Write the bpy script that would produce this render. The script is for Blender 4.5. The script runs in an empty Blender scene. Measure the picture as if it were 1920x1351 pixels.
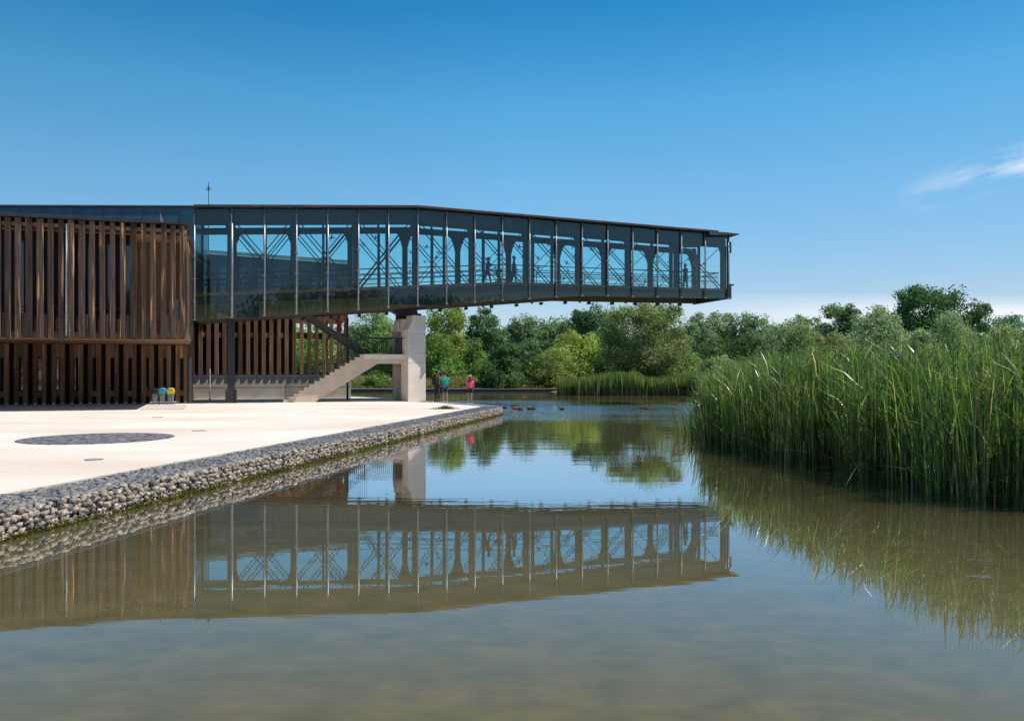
import bpy, bmesh, math, random
import numpy as np
from mathutils import Vector, Matrix
R = math.radians
rng = np.random.default_rng(7)
random.seed(7)
S = bpy.context.scene
COL = S.collection

# ------------------------------------------------------------------ camera
cam = bpy.data.cameras.new('camera')
cam.lens = 28.125; cam.sensor_width = 36; cam.shift_y = 22.5/1920; cam.clip_end = 6000; cam.clip_start = .1
camo = bpy.data.objects.new('camera', cam); COL.objects.link(camo)
camo.location = (0, 0, 2.1); camo.rotation_euler = (R(90), 0, 0)
S.camera = camo
S.view_settings.view_transform = 'Standard'; S.view_settings.look = 'None'
S.view_settings.exposure = 0.3; S.view_settings.gamma = 1.0
S.cycles.max_bounces = 8; S.cycles.transparent_max_bounces = 16
S.cycles.glossy_bounces = 4; S.cycles.diffuse_bounces = 3

# ------------------------------------------------------------------ sun and sky
SUN = Vector((.73, -.05, 1.0)).normalized()
sl = bpy.data.lights.new('sun', 'SUN'); sl.energy = 4.2; sl.angle = R(.55); sl.color = (1, .95, .87)
so = bpy.data.objects.new('sun', sl); COL.objects.link(so)
so.location = (20, 0, 40)
so.rotation_euler = SUN.to_track_quat('Z', 'Y').to_euler()

W = bpy.data.worlds.new('World'); S.world = W; W.use_nodes = True
nt = W.node_tree; N = nt.nodes; L = nt.links
for n in list(N): N.remove(n)
def wn(t, **k):
    n = N.new(t)
    for a, b in k.items(): setattr(n, a, b)
    return n
def wmath(op, a, b=None, c=None, clamp=False):
    n = N.new('ShaderNodeMath'); n.operation = op; n.use_clamp = clamp
    for i, v in enumerate((a, b, c)):
        if v is None: continue
        if isinstance(v, (int, float)): n.inputs[i].default_value = v
        else: L.new(v, n.inputs[i])
    return n.outputs[0]
sky = wn('ShaderNodeTexSky', sky_type='NISHITA', sun_disc=False)
sky.sun_elevation = math.asin(SUN.z); sky.sun_rotation = math.atan2(SUN.x, SUN.y)
sky.altitude = 500; sky.air_density = 1.0; sky.dust_density = .6; sky.ozone_density = 2.0
hs = wn('ShaderNodeHueSaturation'); hs.inputs['Saturation'].default_value = 1.12
hs.inputs['Hue'].default_value = .49
L.new(sky.outputs[0], hs.inputs['Color'])
tc = wn('ShaderNodeTexCoord'); sx = wn('ShaderNodeSeparateXYZ'); L.new(tc.outputs['Generated'], sx.inputs[0])
yy = wmath('MAXIMUM', sx.outputs[1], .05)
u = wmath('DIVIDE', sx.outputs[0], yy); v = wmath('DIVIDE', sx.outputs[2], yy)
cx = wn('ShaderNodeCombineXYZ')
# wisps of cirrus: stretched along a slightly rising line to the right
L.new(wmath('MULTIPLY', u, 7.0), cx.inputs[0])
L.new(wmath('MULTIPLY', wmath('SUBTRACT', v, wmath('MULTIPLY', u, .27)), 34.0), cx.inputs[1])
nz = wn('ShaderNodeTexNoise'); nz.inputs['Scale'].default_value = 1.0; nz.inputs['Detail'].default_value = 7
nz.inputs['Roughness'].default_value = .62
L.new(cx.outputs[0], nz.inputs['Vector'])
def band(x, c, w):   # 1 at c falling to 0 at c +- w
    return wmath('SUBTRACT', 1.0, wmath('DIVIDE', wmath('ABSOLUTE', wmath('SUBTRACT', x, c)), w), clamp=True)
line = wmath('SUBTRACT', v, wmath('MULTIPLY', u, .30))
m1 = wmath('MULTIPLY', band(line, .070, .030), wmath('MULTIPLY_ADD', u, 6.0, -2.85, clamp=True))
c1 = wmath('MULTIPLY', wmath('MULTIPLY_ADD', nz.outputs[0], 5.0, -2.1, clamp=True), wmath('POWER', m1, .9))
cx2 = wn('ShaderNodeCombineXYZ')
L.new(wmath('MULTIPLY', u, 2.2), cx2.inputs[0]); L.new(wmath('MULTIPLY', v, 26.0), cx2.inputs[1]); cx2.inputs[2].default_value = 3.3
nz2 = wn('ShaderNodeTexNoise'); nz2.inputs['Scale'].default_value = 1.0; nz2.inputs['Detail'].default_value = 6
L.new(cx2.outputs[0], nz2.inputs['Vector'])
low = wmath('MULTIPLY', wmath('MULTIPLY_ADD', wmath('ADD', v, wmath('MULTIPLY', nz2.outputs[0], .03)), -34.0, 4.0, clamp=True), wmath('MULTIPLY_ADD', u, 2.4, -.25, clamp=True))
c2 = wmath('MULTIPLY', wmath('MULTIPLY_ADD', wmath('ADD', nz2.outputs[0], wmath('MULTIPLY', low, .35)), 6.5, -2.6, clamp=True), low)
cl = wmath('MAXIMUM', wmath('MULTIPLY', c1, .7), wmath('MULTIPLY', c2, .85))
mx = wn('ShaderNodeMix', data_type='RGBA')
L.new(cl, mx.inputs[0]); L.new(hs.outputs[0], mx.inputs[6]); mx.inputs[7].default_value = (8.2, 8.2, 8.8, 1)
# colour of a clear dry sky: paler low down, deep and saturated higher up
er = wn('ShaderNodeValToRGB'); els = er.color_ramp.elements
FAC = ((0.0, (1.0, 1.0, 1.15)), (.10, (1.0, 1.03, 1.15)), (.226, (.88, 1.22, 1.32)), (.315, (.62, 1.27, 1.40)), (.41, (.24, 1.0, 1.27)), (.6, (.16, .62, .95)))
while len(els) < len(FAC): els.new(.5)
for e_, (p_, c_) in zip(els, FAC): e_.position = p_; e_.color = tuple(x/1.4 for x in c_)+(1,)
L.new(sx.outputs[2], er.inputs[0])
gm = wn('ShaderNodeMix', data_type='RGBA', blend_type='MULTIPLY'); gm.inputs[0].default_value = 1
L.new(hs.outputs[0], gm.inputs[6]); L.new(er.outputs[0], gm.inputs[7])
lf = wmath('MULTIPLY', wmath('MULTIPLY_ADD', wmath('MINIMUM', wmath('ABSOLUTE', u), .8), -.22, 1.0, clamp=True), 1.4)
g2 = wn('ShaderNodeVectorMath', operation='SCALE'); L.new(gm.outputs[2], g2.inputs[0]); L.new(lf, g2.inputs['Scale'])
L.new(g2.outputs[0], mx.inputs[6])
bg = wn('ShaderNodeBackground'); bg.inputs[1].default_value = .10
L.new(mx.outputs[2], bg.inputs[0]); out = wn('ShaderNodeOutputWorld'); L.new(bg.outputs[0], out.inputs[0])

# ------------------------------------------------------------------ materials
def newmat(name):
    m = bpy.data.materials.new(name); m.use_nodes = True
    t = m.node_tree
    return m, t, t.nodes, t.links, t.nodes['Principled BSDF']
def pm(name, c1, c2=None, rough=.8, scale=3.0, stretch=(1, 1, 1), metal=0.0, bump=0.0, detail=5, lo=.35, hi=.65, world=False, spec=.4, bscale=None):
    """noise-mottled surface"""
    m, t, n, l, b = newmat(name)
    b.inputs['Roughness'].default_value = rough; b.inputs['Metallic'].default_value = metal
    b.inputs['Specular IOR Level'].default_value = spec
    c2 = c2 or tuple(x*.8 for x in c1)
    if world:
        g = n.new('ShaderNodeNewGeometry'); src = g.outputs['Position']
    else:
        g = n.new('ShaderNodeTexCoord'); src = g.outputs['Object']
    oi = n.new('ShaderNodeObjectInfo')
    ad = n.new('ShaderNodeVectorMath'); ad.operation = 'ADD'; l.new(src, ad.inputs[0])
    if not world:
        sc = n.new('ShaderNodeMath'); sc.operation = 'MULTIPLY'; sc.inputs[1].default_value = 37.0
        l.new(oi.outputs['Random'], sc.inputs[0]); l.new(sc.outputs[0], ad.inputs[1])
    mp = n.new('ShaderNodeVectorMath'); mp.operation = 'MULTIPLY'; mp.inputs[1].default_value = stretch
    l.new(ad.outputs[0], mp.inputs[0])
    nz = n.new('ShaderNodeTexNoise'); nz.inputs['Scale'].default_value = scale; nz.inputs['Detail'].default_value = detail
    l.new(mp.outputs[0], nz.inputs['Vector'])
    cr = n.new('ShaderNodeValToRGB'); cr.color_ramp.elements[0].position = lo; cr.color_ramp.elements[1].position = hi
    cr.color_ramp.elements[0].color = (*c1, 1); cr.color_ramp.elements[1].color = (*c2, 1)
    l.new(nz.outputs[0], cr.inputs[0]); l.new(cr.outputs[0], b.inputs['Base Color'])
    if bump:
        bn = n.new('ShaderNodeBump'); bn.inputs['Strength'].default_value = bump; bn.inputs['Distance'].default_value = .02
        n2 = n.new('ShaderNodeTexNoise'); n2.inputs['Scale'].default_value = bscale or scale*5; n2.inputs['Detail'].default_value = 6
        l.new(mp.outputs[0], n2.inputs['Vector']); l.new(n2.outputs[0], bn.inputs['Height']); l.new(bn.outputs[0], b.inputs['Normal'])
    return m
def woodmat(name, dark, mid, honey, amount=.5, rough=.75):
    m, t, n, l, b = newmat(name)
    b.inputs['Roughness'].default_value = rough; b.inputs['Specular IOR Level'].default_value = .3
    g = n.new('ShaderNodeTexCoord'); oi = n.new('ShaderNodeObjectInfo')
    sc = n.new('ShaderNodeMath'); sc.operation = 'MULTIPLY'; sc.inputs[1].default_value = 53.0; l.new(oi.outputs['Random'], sc.inputs[0])
    ad = n.new('ShaderNodeVectorMath'); ad.operation = 'ADD'; l.new(g.outputs['Object'], ad.inputs[0]); l.new(sc.outputs[0], ad.inputs[1])
    def noise(st, s, d=5, off=0.0):
        mp = n.new('ShaderNodeVectorMath'); mp.operation = 'MULTIPLY_ADD'; mp.inputs[1].default_value = st; mp.inputs[2].default_value = (off,)*3
        l.new(ad.outputs[0], mp.inputs[0])
        z = n.new('ShaderNodeTexNoise'); z.inputs['Scale'].default_value = s; z.inputs['Detail'].default_value = d
        l.new(mp.outputs[0], z.inputs['Vector']); return z.outputs[0]
    a = noise((9, 9, .45), 1.6)
    cr = n.new('ShaderNodeValToRGB'); e = cr.color_ramp.elements
    e[0].position = .32; e[1].position = .68; e[0].color = (*dark, 1); e[1].color = (*mid, 1); l.new(a, cr.inputs[0])
    h = noise((7, 7, .35), 1.0, 4, 11.0)
    p = n.new('ShaderNodeMapRange'); p.inputs['From Min'].default_value = .66-.16*amount; p.inputs['From Max'].default_value = .76-.16*amount
    l.new(h, p.inputs['Value'])
    mx = n.new('ShaderNodeMix'); mx.data_type = 'RGBA'; mx.inputs[7].default_value = (*honey, 1)
    l.new(p.outputs[0], mx.inputs[0]); l.new(cr.outputs[0], mx.inputs[6])
    # a little brightness change from board to board
    hv = n.new('ShaderNodeHueSaturation'); mr = n.new('ShaderNodeMapRange')
    mr.inputs['To Min'].default_value = .55; mr.inputs['To Max'].default_value = 1.3
    l.new(oi.outputs['Random'], mr.inputs['Value']); l.new(mr.outputs[0], hv.inputs['Value']); l.new(mx.outputs[2], hv.inputs['Color'])
    l.new(hv.outputs[0], b.inputs['Base Color'])
    bn = n.new('ShaderNodeBump'); bn.inputs['Strength'].default_value = .5; bn.inputs['Distance'].default_value = .01
    l.new(noise((30, 30, 1.2), 1.5, 6, 5.0), bn.inputs['Height']); l.new(bn.outputs[0], b.inputs['Normal'])
    return m
def glassmat(name, tint, refl=1.0, rough=0.0, ior=1.5):
    m, t, n, l, b = newmat(name); n.remove(b)
    tr = n.new('ShaderNodeBsdfTransparent'); tr.inputs[0].default_value = (*tint, 1)
    gl = n.new('ShaderNodeBsdfGlossy'); gl.inputs['Roughness'].default_value = rough
    fr = n.new('ShaderNodeFresnel'); fr.inputs[0].default_value = ior
    ml = n.new('ShaderNodeMath'); ml.operation = 'MULTIPLY'; ml.inputs[1].default_value = refl; ml.use_clamp = True
    mi = n.new('ShaderNodeMixShader'); l.new(fr.outputs[0], ml.inputs[0]); l.new(ml.outputs[0], mi.inputs[0])
    l.new(tr.outputs[0], mi.inputs[1]); l.new(gl.outputs[0], mi.inputs[2]); l.new(mi.outputs[0], n['Material Output'].inputs[0])
    return m
def leafmat(name, trans=.35, rough=.6, spec=.25):
    m, t, n, l, b = newmat(name)
    at = n.new('ShaderNodeAttribute'); at.attribute_name = 'col'
    b.inputs['Roughness'].default_value = rough; b.inputs['Specular IOR Level'].default_value = spec
    l.new(at.outputs['Color'], b.inputs['Base Color'])
    tl = n.new('ShaderNodeBsdfTranslucent')
    mm = n.new('ShaderNodeMix'); mm.data_type = 'RGBA'; mm.blend_type = 'MULTIPLY'; mm.inputs[0].default_value = 1
    mm.inputs[7].default_value = (1.25, 1.35, .8, 1); l.new(at.outputs['Color'], mm.inputs[6]); l.new(mm.outputs[2], tl.inputs[0])
    mi = n.new('ShaderNodeMixShader'); mi.inputs[0].default_value = trans
    l.new(b.outputs[0], mi.inputs[1]); l.new(tl.outputs[0], mi.inputs[2]); l.new(mi.outputs[0], n['Material Output'].inputs[0])
    return m
def flat(name, c, rough=.7, metal=0.0, spec=.4):
    return pm(name, c, tuple(x*.86 for x in c), rough=rough, metal=metal, scale=6, spec=spec)

M = dict(
 fin=woodmat('weathered_timber', (.026, .017, .014), (.090, .056, .041), (.50, .26, .10), .5),
 fin_low=woodmat('brown_timber', (.10, .050, .025), (.22, .12, .062), (.36, .20, .10), .3),
 warm=woodmat('warm_timber', (.42, .23, .10), (.55, .31, .14), (.6, .36, .17), .3),
 rear=woodmat('rear_timber', (.10, .055, .032), (.22, .13, .08), (.36, .21, .12), .3),
 beam=woodmat('beam_timber', (.10, .078, .036), (.19, .142, .066), (.26, .19, .085), .2),
 darkwood=woodmat('dark_truss_timber', (.045, .038, .032), (.085, .066, .05), (.12, .085, .06), .1),
 edge=woodmat('edge_timber', (.20, .09, .035), (.33, .15, .06), (.42, .22, .1), .3),
 fascia=pm('copper_brown_fascia', (.15, .062, .036), (.075, .035, .024), rough=.5, scale=1.2, stretch=(1, 1, 1), lo=.4, hi=.6),
 roofm=pm('roof_metal', (.10, .095, .10), (.06, .058, .062), rough=.45, metal=.5, scale=2),
 steel=pm('galvanised_steel', (.33, .36, .39), (.22, .25, .28), rough=.4, metal=.6, scale=8),
 dsteel=pm('dark_painted_steel', (.022, .021, .024), (.034, .032, .035), rough=.5, scale=4),
 railm=pm('rail_steel', (.03, .028, .03), (.045, .042, .045), rough=.5, scale=6),
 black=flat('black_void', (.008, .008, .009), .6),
 clad=pm('blue_metal_cladding', (.035, .085, .125), (.055, .11, .15), rough=.35, metal=.35, scale=1.2, stretch=(3, 3, .25)),
 rclad=pm('rear_dark_cladding', (.03, .045, .06), (.05, .07, .085), rough=.4, metal=.2, scale=1.2, stretch=(3, 3, .3)),
 conc=pm('board_marked_concrete', (.76, .65, .565), (.66, .56, .485), rough=.85, scale=1.1, bump=.25, bscale=18),
 concgrey=pm('grey_concrete', (.50, .45, .38), (.36, .32, .26), rough=.9, scale=.9, bump=.3, bscale=14),
 stair=pm('stair_concrete', (.64, .50, .38), (.55, .43, .33), rough=.85, scale=2, bump=.2, bscale=18),
 kerb=pm('kerb_concrete', (.38, .35, .31), (.27, .25, .22), rough=.9, scale=1.5),
 white=flat('white_paint', (.75, .75, .73), .5),
 glass=glassmat('tinted_glass', (.86, .97, .975), .95),
 fglass=glassmat('clear_blue_glass', (.78, .965, .975), .6),
 window=pm('dark_window_glass', (.012, .03, .045), (.02, .05, .07), rough=.03, scale=.5, spec=1.0),
 pane_white=flat('pale_panel', (.5, .5, .48), .5),
 decal=flat('bird_decal_film', (.03, .06, .08), .6),
)
# plaza: pale compacted gravel with sweeping stains
def plaza_mat():
    m, t, n, l, b = newmat('beige_gravel'); b.inputs['Roughness'].default_value = .95; b.inputs['Specular IOR Level'].default_value = .15
    g = n.new('ShaderNodeNewGeometry')
    def nz(s, st, d=5):
        mp = n.new('ShaderNodeVectorMath'); mp.operation = 'MULTIPLY'; mp.inputs[1].default_value = st; l.new(g.outputs[0], mp.inputs[0])
        z = n.new('ShaderNodeTexNoise'); z.inputs['Scale'].default_value = s; z.inputs['Detail'].default_value = d; l.new(mp.outputs[0], z.inputs['Vector']); return z.outputs[0]
    cr = n.new('ShaderNodeValToRGB'); e = cr.color_ramp.elements; e[0].position = .34; e[1].position = .60
    e[0].color = (.72, .60, .495, 1); e[1].color = (.84, .755, .665, 1); l.new(nz(.22, (.6, 1.4, 1), 6), cr.inputs[0])
    cr2 = n.new('ShaderNodeValToRGB'); e = cr2.color_ramp.elements; e[0].position = .3; e[1].position = .7
    e[0].color = (.92, .90, .88, 1); e[1].color = (1, 1, 1, 1); l.new(nz(14, (1, 1, 1), 8), cr2.inputs[0])
    mm = n.new('ShaderNodeMix'); mm.data_type = 'RGBA'; mm.blend_type = 'MULTIPLY'; mm.inputs[0].default_value = 1
    l.new(cr.outputs[0], mm.inputs[6]); l.new(cr2.outputs[0], mm.inputs[7]); l.new(mm.outputs[2], b.inputs['Base Color'])
    bn = n.new('ShaderNodeBump'); bn.inputs['Strength'].default_value = .3; bn.inputs['Distance'].default_value = .01
    l.new(nz(40, (1, 1, 1), 4), bn.inputs['Height']); l.new(bn.outputs[0], b.inputs['Normal'])
    return m
M['plaza'] = plaza_mat()
M['cobble'] = None
def cobble_mat():
    m, t, n, l, b = newmat('grey_cobbles'); b.inputs['Roughness'].default_value = .8
    g = n.new('ShaderNodeNewGeometry')
    vo = n.new('ShaderNodeTexVoronoi'); vo.inputs['Scale'].default_value = 6.5; l.new(g.outputs[0], vo.inputs['Vector'])
    cr = n.new('ShaderNodeValToRGB'); e = cr.color_ramp.elements; e[0].color = (.17, .165, .185, 1); e[1].color = (.25, .24, .27, 1)
    l.new(vo.outputs['Color'], cr.inputs[0])
    cr2 = n.new('ShaderNodeValToRGB'); e = cr2.color_ramp.elements; e[0].position = .45; e[1].position = .62; e[0].color = (1, 1, 1, 1); e[1].color = (.35, .33, .3, 1)
    l.new(vo.outputs['Distance'], cr2.inputs[0])
    mm = n.new('ShaderNodeMix'); mm.data_type = 'RGBA'; mm.blend_type = 'MULTIPLY'; mm.inputs[0].default_value = 1
    l.new(cr.outputs[0], mm.inputs[6]); l.new(cr2.outputs[0], mm.inputs[7]); l.new(mm.outputs[2], b.inputs['Base Color'])
    return m
M['cobble'] = cobble_mat()
def water_mat():
    m, t, n, l, b = newmat('pond_water'); n.remove(b)
    g = n.new('ShaderNodeNewGeometry'); sp = n.new('ShaderNodeSeparateXYZ'); l.new(g.outputs['Position'], sp.inputs[0])
    def mt(op, a, b_=None, c=None, clamp=False):
        x = n.new('ShaderNodeMath'); x.operation = op; x.use_clamp = clamp
        for i, v in enumerate((a, b_, c)):
            if v is None: continue
            if isinstance(v, (int, float)): x.inputs[i].default_value = v
            else: l.new(v, x.inputs[i])
        return x.outputs[0]
    def nz(s, st, d=3, off=0):
        mp = n.new('ShaderNodeVectorMath'); mp.operation = 'MULTIPLY_ADD'; mp.inputs[1].default_value = st; mp.inputs[2].default_value = (off,)*3
        l.new(g.outputs[0], mp.inputs[0])
        z = n.new('ShaderNodeTexNoise'); z.inputs['Scale'].default_value = s; z.inputs['Detail'].default_value = d; l.new(mp.outputs[0], z.inputs['Vector']); return z.outputs[0]
    # murky body: brown silt with greener and greyer drifts seen through the shallow water
    cr = n.new('ShaderNodeValToRGB'); e = cr.color_ramp.elements; e[0].position = .36; e[1].position = .66
    e[0].color = (.122, .106, .048, 1); e[1].color = (.152, .123, .056, 1); l.new(nz(2.6, (.8, 1, 1), 8), cr.inputs[0])
    cr2 = n.new('ShaderNodeValToRGB'); e = cr2.color_ramp.elements; e[0].position = .34; e[1].position = .60
    e[0].color = (.84, .87, .86, 1); e[1].color = (1.0, 1.0, 1.0, 1); l.new(nz(5.5, (.7, 1.1, 1), 8, 4), cr2.inputs[0])
    mm = n.new('ShaderNodeMix'); mm.data_type = 'RGBA'; mm.blend_type = 'MULTIPLY'; mm.inputs[0].default_value = 1
    l.new(cr.outputs[0], mm.inputs[6]); l.new(cr2.outputs[0], mm.inputs[7])
    df = n.new('ShaderNodeBsdfDiffuse'); l.new(mm.outputs[2], df.inputs[0])
    # breeze: a ruffled patch beyond the terrace corner, calmer close to the viewer
    Y = sp.outputs[1]; X = sp.outputs[0]
    wb = mt('SUBTRACT', 1.0, mt('DIVIDE', mt('ABSOLUTE', mt('SUBTRACT', mt('ADD', Y, mt('MULTIPLY', nz(.09, (1, 1, 1), 2, 9), 14.0)), 55.0)), 15.0), clamp=True)
    wb = mt('POWER', wb, .9)
    patch = mt('MULTIPLY', wb, mt('MULTIPLY_ADD', nz(.16, (.5, 1, 1), 3, 2), 3.4, -1.05, clamp=True))
    mid = mt('MULTIPLY_ADD', Y, 1/26., -.35, clamp=True)
    band2 = mt('SUBTRACT', 1.0, mt('DIVIDE', mt('ABSOLUTE', mt('SUBTRACT', mt('ADD', Y, mt('MULTIPLY', X, .05)), 12.6)), 1.1), clamp=True)
    amp = mt('ADD', mt('ADD', mt('MULTIPLY', patch, .10), mt('MULTIPLY_ADD', mid, .0022, .0004)), mt('MULTIPLY', band2, .0014))
    h1 = nz(2.6, (.34, 1.5, 1), 3, 1); h2 = nz(7.5, (.6, 1.3, 1), 2, 3)
    hh = mt('MULTIPLY', mt('ADD', h1, mt('MULTIPLY', h2, .22)), amp)
    # longer low swells whose crests show as horizontal streaks in the tree reflections
    h3 = nz(.95, (.22, 1.35, 1), 2, 7)
    sw = mt('MULTIPLY', mt('MULTIPLY_ADD', Y, 1/14., -.9, clamp=True), mt('MULTIPLY_ADD', nz(.12, (.6, 1, 1), 2, 5), 3.0, -.75, clamp=True))
    hh = mt('ADD', hh, mt('MULTIPLY', h3, mt('MULTIPLY', sw, .0085)))
    bn = n.new('ShaderNodeBump'); bn.inputs['Strength'].default_value = 1; bn.inputs['Distance'].default_value = 1.0
    l.new(hh, bn.inputs['Height'])
    gl = n.new('ShaderNodeBsdfGlossy'); gl.inputs['Roughness'].default_value = .012; l.new(bn.outputs[0], gl.inputs['Normal'])
    gl.inputs[0].default_value = (.97, .98, 1, 1)
    fr = n.new('ShaderNodeFresnel'); fr.inputs[0].default_value = 1.33
    fac = mt('MINIMUM', mt('MULTIPLY_ADD', fr.outputs[0], 2.4, -.165), .85)
    mi = n.new('ShaderNodeMixShader'); l.new(fac, mi.inputs[0]); l.new(df.outputs[0], mi.inputs[1]); l.new(gl.outputs[0], mi.inputs[2])
    l.new(mi.outputs[0], n['Material Output'].inputs[0])
    return m
M['water'] = water_mat()
M['leaf'] = leafmat('tree_leaves', .48, .55, .35)
M['reed'] = leafmat('reed_leaves', .38, .33, .6)
M['bark'] = pm('bark', (.09, .07, .05), (.05, .04, .03), rough=.9, scale=3, stretch=(3, 3, .5))
M['soil'] = pm('bank_ground', (.13, .14, .045), (.20, .17, .075), rough=1, scale=.35, world=True)
M['stone'] = None
def stone_mat():
    m, t, n, l, b = newmat('limestone_rubble'); b.inputs['Roughness'].default_value = .85; b.inputs['Specular IOR Level'].default_value = .2
    at = n.new('ShaderNodeAttribute'); at.attribute_name = 'col'; g = n.new('ShaderNodeNewGeometry')
    z = n.new('ShaderNodeTexNoise'); z.inputs['Scale'].default_value = 22; z.inputs['Detail'].default_value = 6; l.new(g.outputs[0], z.inputs['Vector'])
    cr = n.new('ShaderNodeValToRGB'); e = cr.color_ramp.elements; e[0].position = .3; e[1].position = .7; e[0].color = (.72, .70, .68, 1); e[1].color = (1.08, 1.06, 1.04, 1); l.new(z.outputs[0], cr.inputs[0])
    mm = n.new('ShaderNodeMix'); mm.data_type = 'RGBA'; mm.blend_type = 'MULTIPLY'; mm.inputs[0].default_value = 1
    l.new(at.outputs['Color'], mm.inputs[6]); l.new(cr.outputs[0], mm.inputs[7]); l.new(mm.outputs[2], b.inputs['Base Color'])
    bn = n.new('ShaderNodeBump'); bn.inputs['Strength'].default_value = .6; bn.inputs['Distance'].default_value = .01; l.new(z.outputs[0], bn.inputs['Height']); l.new(bn.outputs[0], b.inputs['Normal'])
    return m
M['stone'] = stone_mat()

# ------------------------------------------------------------------ frames and builders
TH = math.atan2(.282, .9594)
AX = (math.cos(TH), math.sin(TH)); OX, OY = -15.225, 43.5
def B(s, t, z=0.0):
    return Vector((OX + s*AX[0] - t*AX[1], OY + s*AX[1] + t*AX[0], z))
def sp(px, t):            # distance along the building where the photo column px meets the plane t
    uu = (px-960)/1500.
    bx, by = OX - t*AX[1], OY + t*AX[0]
    return (uu*by - bx)/(AX[0] - uu*AX[1])
def G(px, py, z=.4):      # a point on the level z
    y = 1500*(2.1-z)/(py-698.); return Vector(((px-960)/1500.*y, y, z))
ORG = {}
def tag(o, label=None, cat=None, group=None, kind=None):
    if label: o['label'] = label
    if cat: o['category'] = cat
    if group: o['group'] = group
    if kind: o['kind'] = kind
    return o
def root(name, label, cat, s=0, t=0, z=.4, group=None):
    """Empty in the building frame; its children are given in (s, t, z)"""
    o = bpy.data.objects.new(name, None); COL.objects.link(o); o.location = B(s, t, z); o.rotation_euler = (0, 0, TH)
    ORG[o.name] = Vector((s, t, z)); o.empty_display_size = .3
    return tag(o, label, cat, group)
def wroot(name, label, cat, loc, rz=0.0, group=None):
    """Empty in the world; its children are given in its own axes from its base"""
    o = bpy.data.objects.new(name, None); COL.objects.link(o); o.location = loc; o.rotation_euler = (0, 0, rz)
    ORG[o.name] = Vector((0, 0, 0)); o.empty_display_size = .3
    return tag(o, label, cat, group)
class MB:
    def __init__(s): s.v = []; s.f = []
    def add(s, vs, fs):
        k = len(s.v); s.v += [Vector(x) for x in vs]; s.f += [tuple(i+k for i in f) for f in fs]; return s
    def box(s, a0, a1, b0, b1, c0, c1):
        return s.add([(a0,b0,c0),(a1,b0,c0),(a1,b1,c0),(a0,b1,c0),(a0,b0,c1),(a1,b0,c1),(a1,b1,c1),(a0,b1,c1)],
              [(0,3,2,1),(4,5,6,7),(0,1,5,4),(1,2,6,5),(2,3,7,6),(3,0,4,7)])
    def prism(s, poly, t0, t1):     # polygon in (s, z) swept over t
        n = len(poly)
        vs = [(x, t0, z) for x, z in poly] + [(x, t1, z) for x, z in poly]
        return s.add(vs, [tuple(range(n)), tuple(range(2*n-1, n-1, -1))] + [(i, n+i, n+(i+1) % n, (i+1) % n) for i in range(n)])
    def zprism(s, poly, z0, z1):    # polygon in plan swept over z
        n = len(poly)
        vs = [(x, y, z0) for x, y in poly] + [(x, y, z1) for x, y in poly]
        return s.add(vs, [tuple(range(n-1, -1, -1)), tuple(range(n, 2*n))] + [(i, (i+1) % n, n+(i+1) % n, n+i) for i in range(n)])
    def tube(s, p, q, r, r2=None, n=6, caps=True):
        p = Vector(p); q = Vector(q); d = (q-p).normalized(); r2 = r if r2 is None else r2
        a = d.orthogonal().normalized(); b = d.cross(a)
        vs = [p + (a*math.cos(2*math.pi*i/n) + b*math.sin(2*math.pi*i/n))*r for i in range(n)]
        vs += [q + (a*math.cos(2*math.pi*i/n) + b*math.sin(2*math.pi*i/n))*r2 for i in range(n)]
        fs = [(i, (i+1) % n, n+(i+1) % n, n+i) for i in range(n)]
        if caps: fs += [tuple(range(n-1, -1, -1)), tuple(range(n, 2*n))]
        return s.add(vs, fs)
    def path(s, pts, r, n=6):
        for a, b in zip(pts[:-1], pts[1:]): s.tube(a, b, r if isinstance(r, (int, float)) else r, n=n)
        return s
    def lathe(s, prof, c=(0, 0, 0), n=14):
        k = len(prof); vs = [(c[0]+r*math.cos(2*math.pi*j/n), c[1]+r*math.sin(2*math.pi*j/n), c[2]+z) for r, z in prof for j in range(n)]
        fs = [(i*n+j, i*n+(j+1) % n, (i+1)*n+(j+1) % n, (i+1)*n+j) for i in range(k-1) for j in range(n)]
        fs += [tuple(range(n-1, -1, -1)), tuple((k-1)*n+j for j in range(n))]
        return s.add(vs, fs)
def build(name, mb, mat, parent=None, origin=None, bevel=0, smooth=False):
    o0 = ORG[parent.name] if parent is not None and parent.name in ORG else (Vector(origin) if origin is not None else Vector((0, 0, 0)))
    me = bpy.data.meshes.new(name); me.from_pydata([tuple(v-o0) for v in mb.v], [], mb.f); me.update()
    me.materials.append(mat if not isinstance(mat, str) else M[mat])
    o = bpy.data.objects.new(name, me); COL.objects.link(o)
    if bevel or True:
        bm = bmesh.new(); bm.from_mesh(me); bmesh.ops.recalc_face_normals(bm, faces=bm.faces)
        if bevel: bmesh.ops.bevel(bm, geom=bm.edges[:], offset=bevel, segments=1, affect='EDGES')
        bm.to_mesh(me); bm.free()
    if smooth:
        me.polygons.foreach_set('use_smooth', [True]*len(me.polygons))
    if parent is not None:
        o.parent = parent; ORG[o.name] = o0
    elif origin is not None: o.location = origin
    return o
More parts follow.
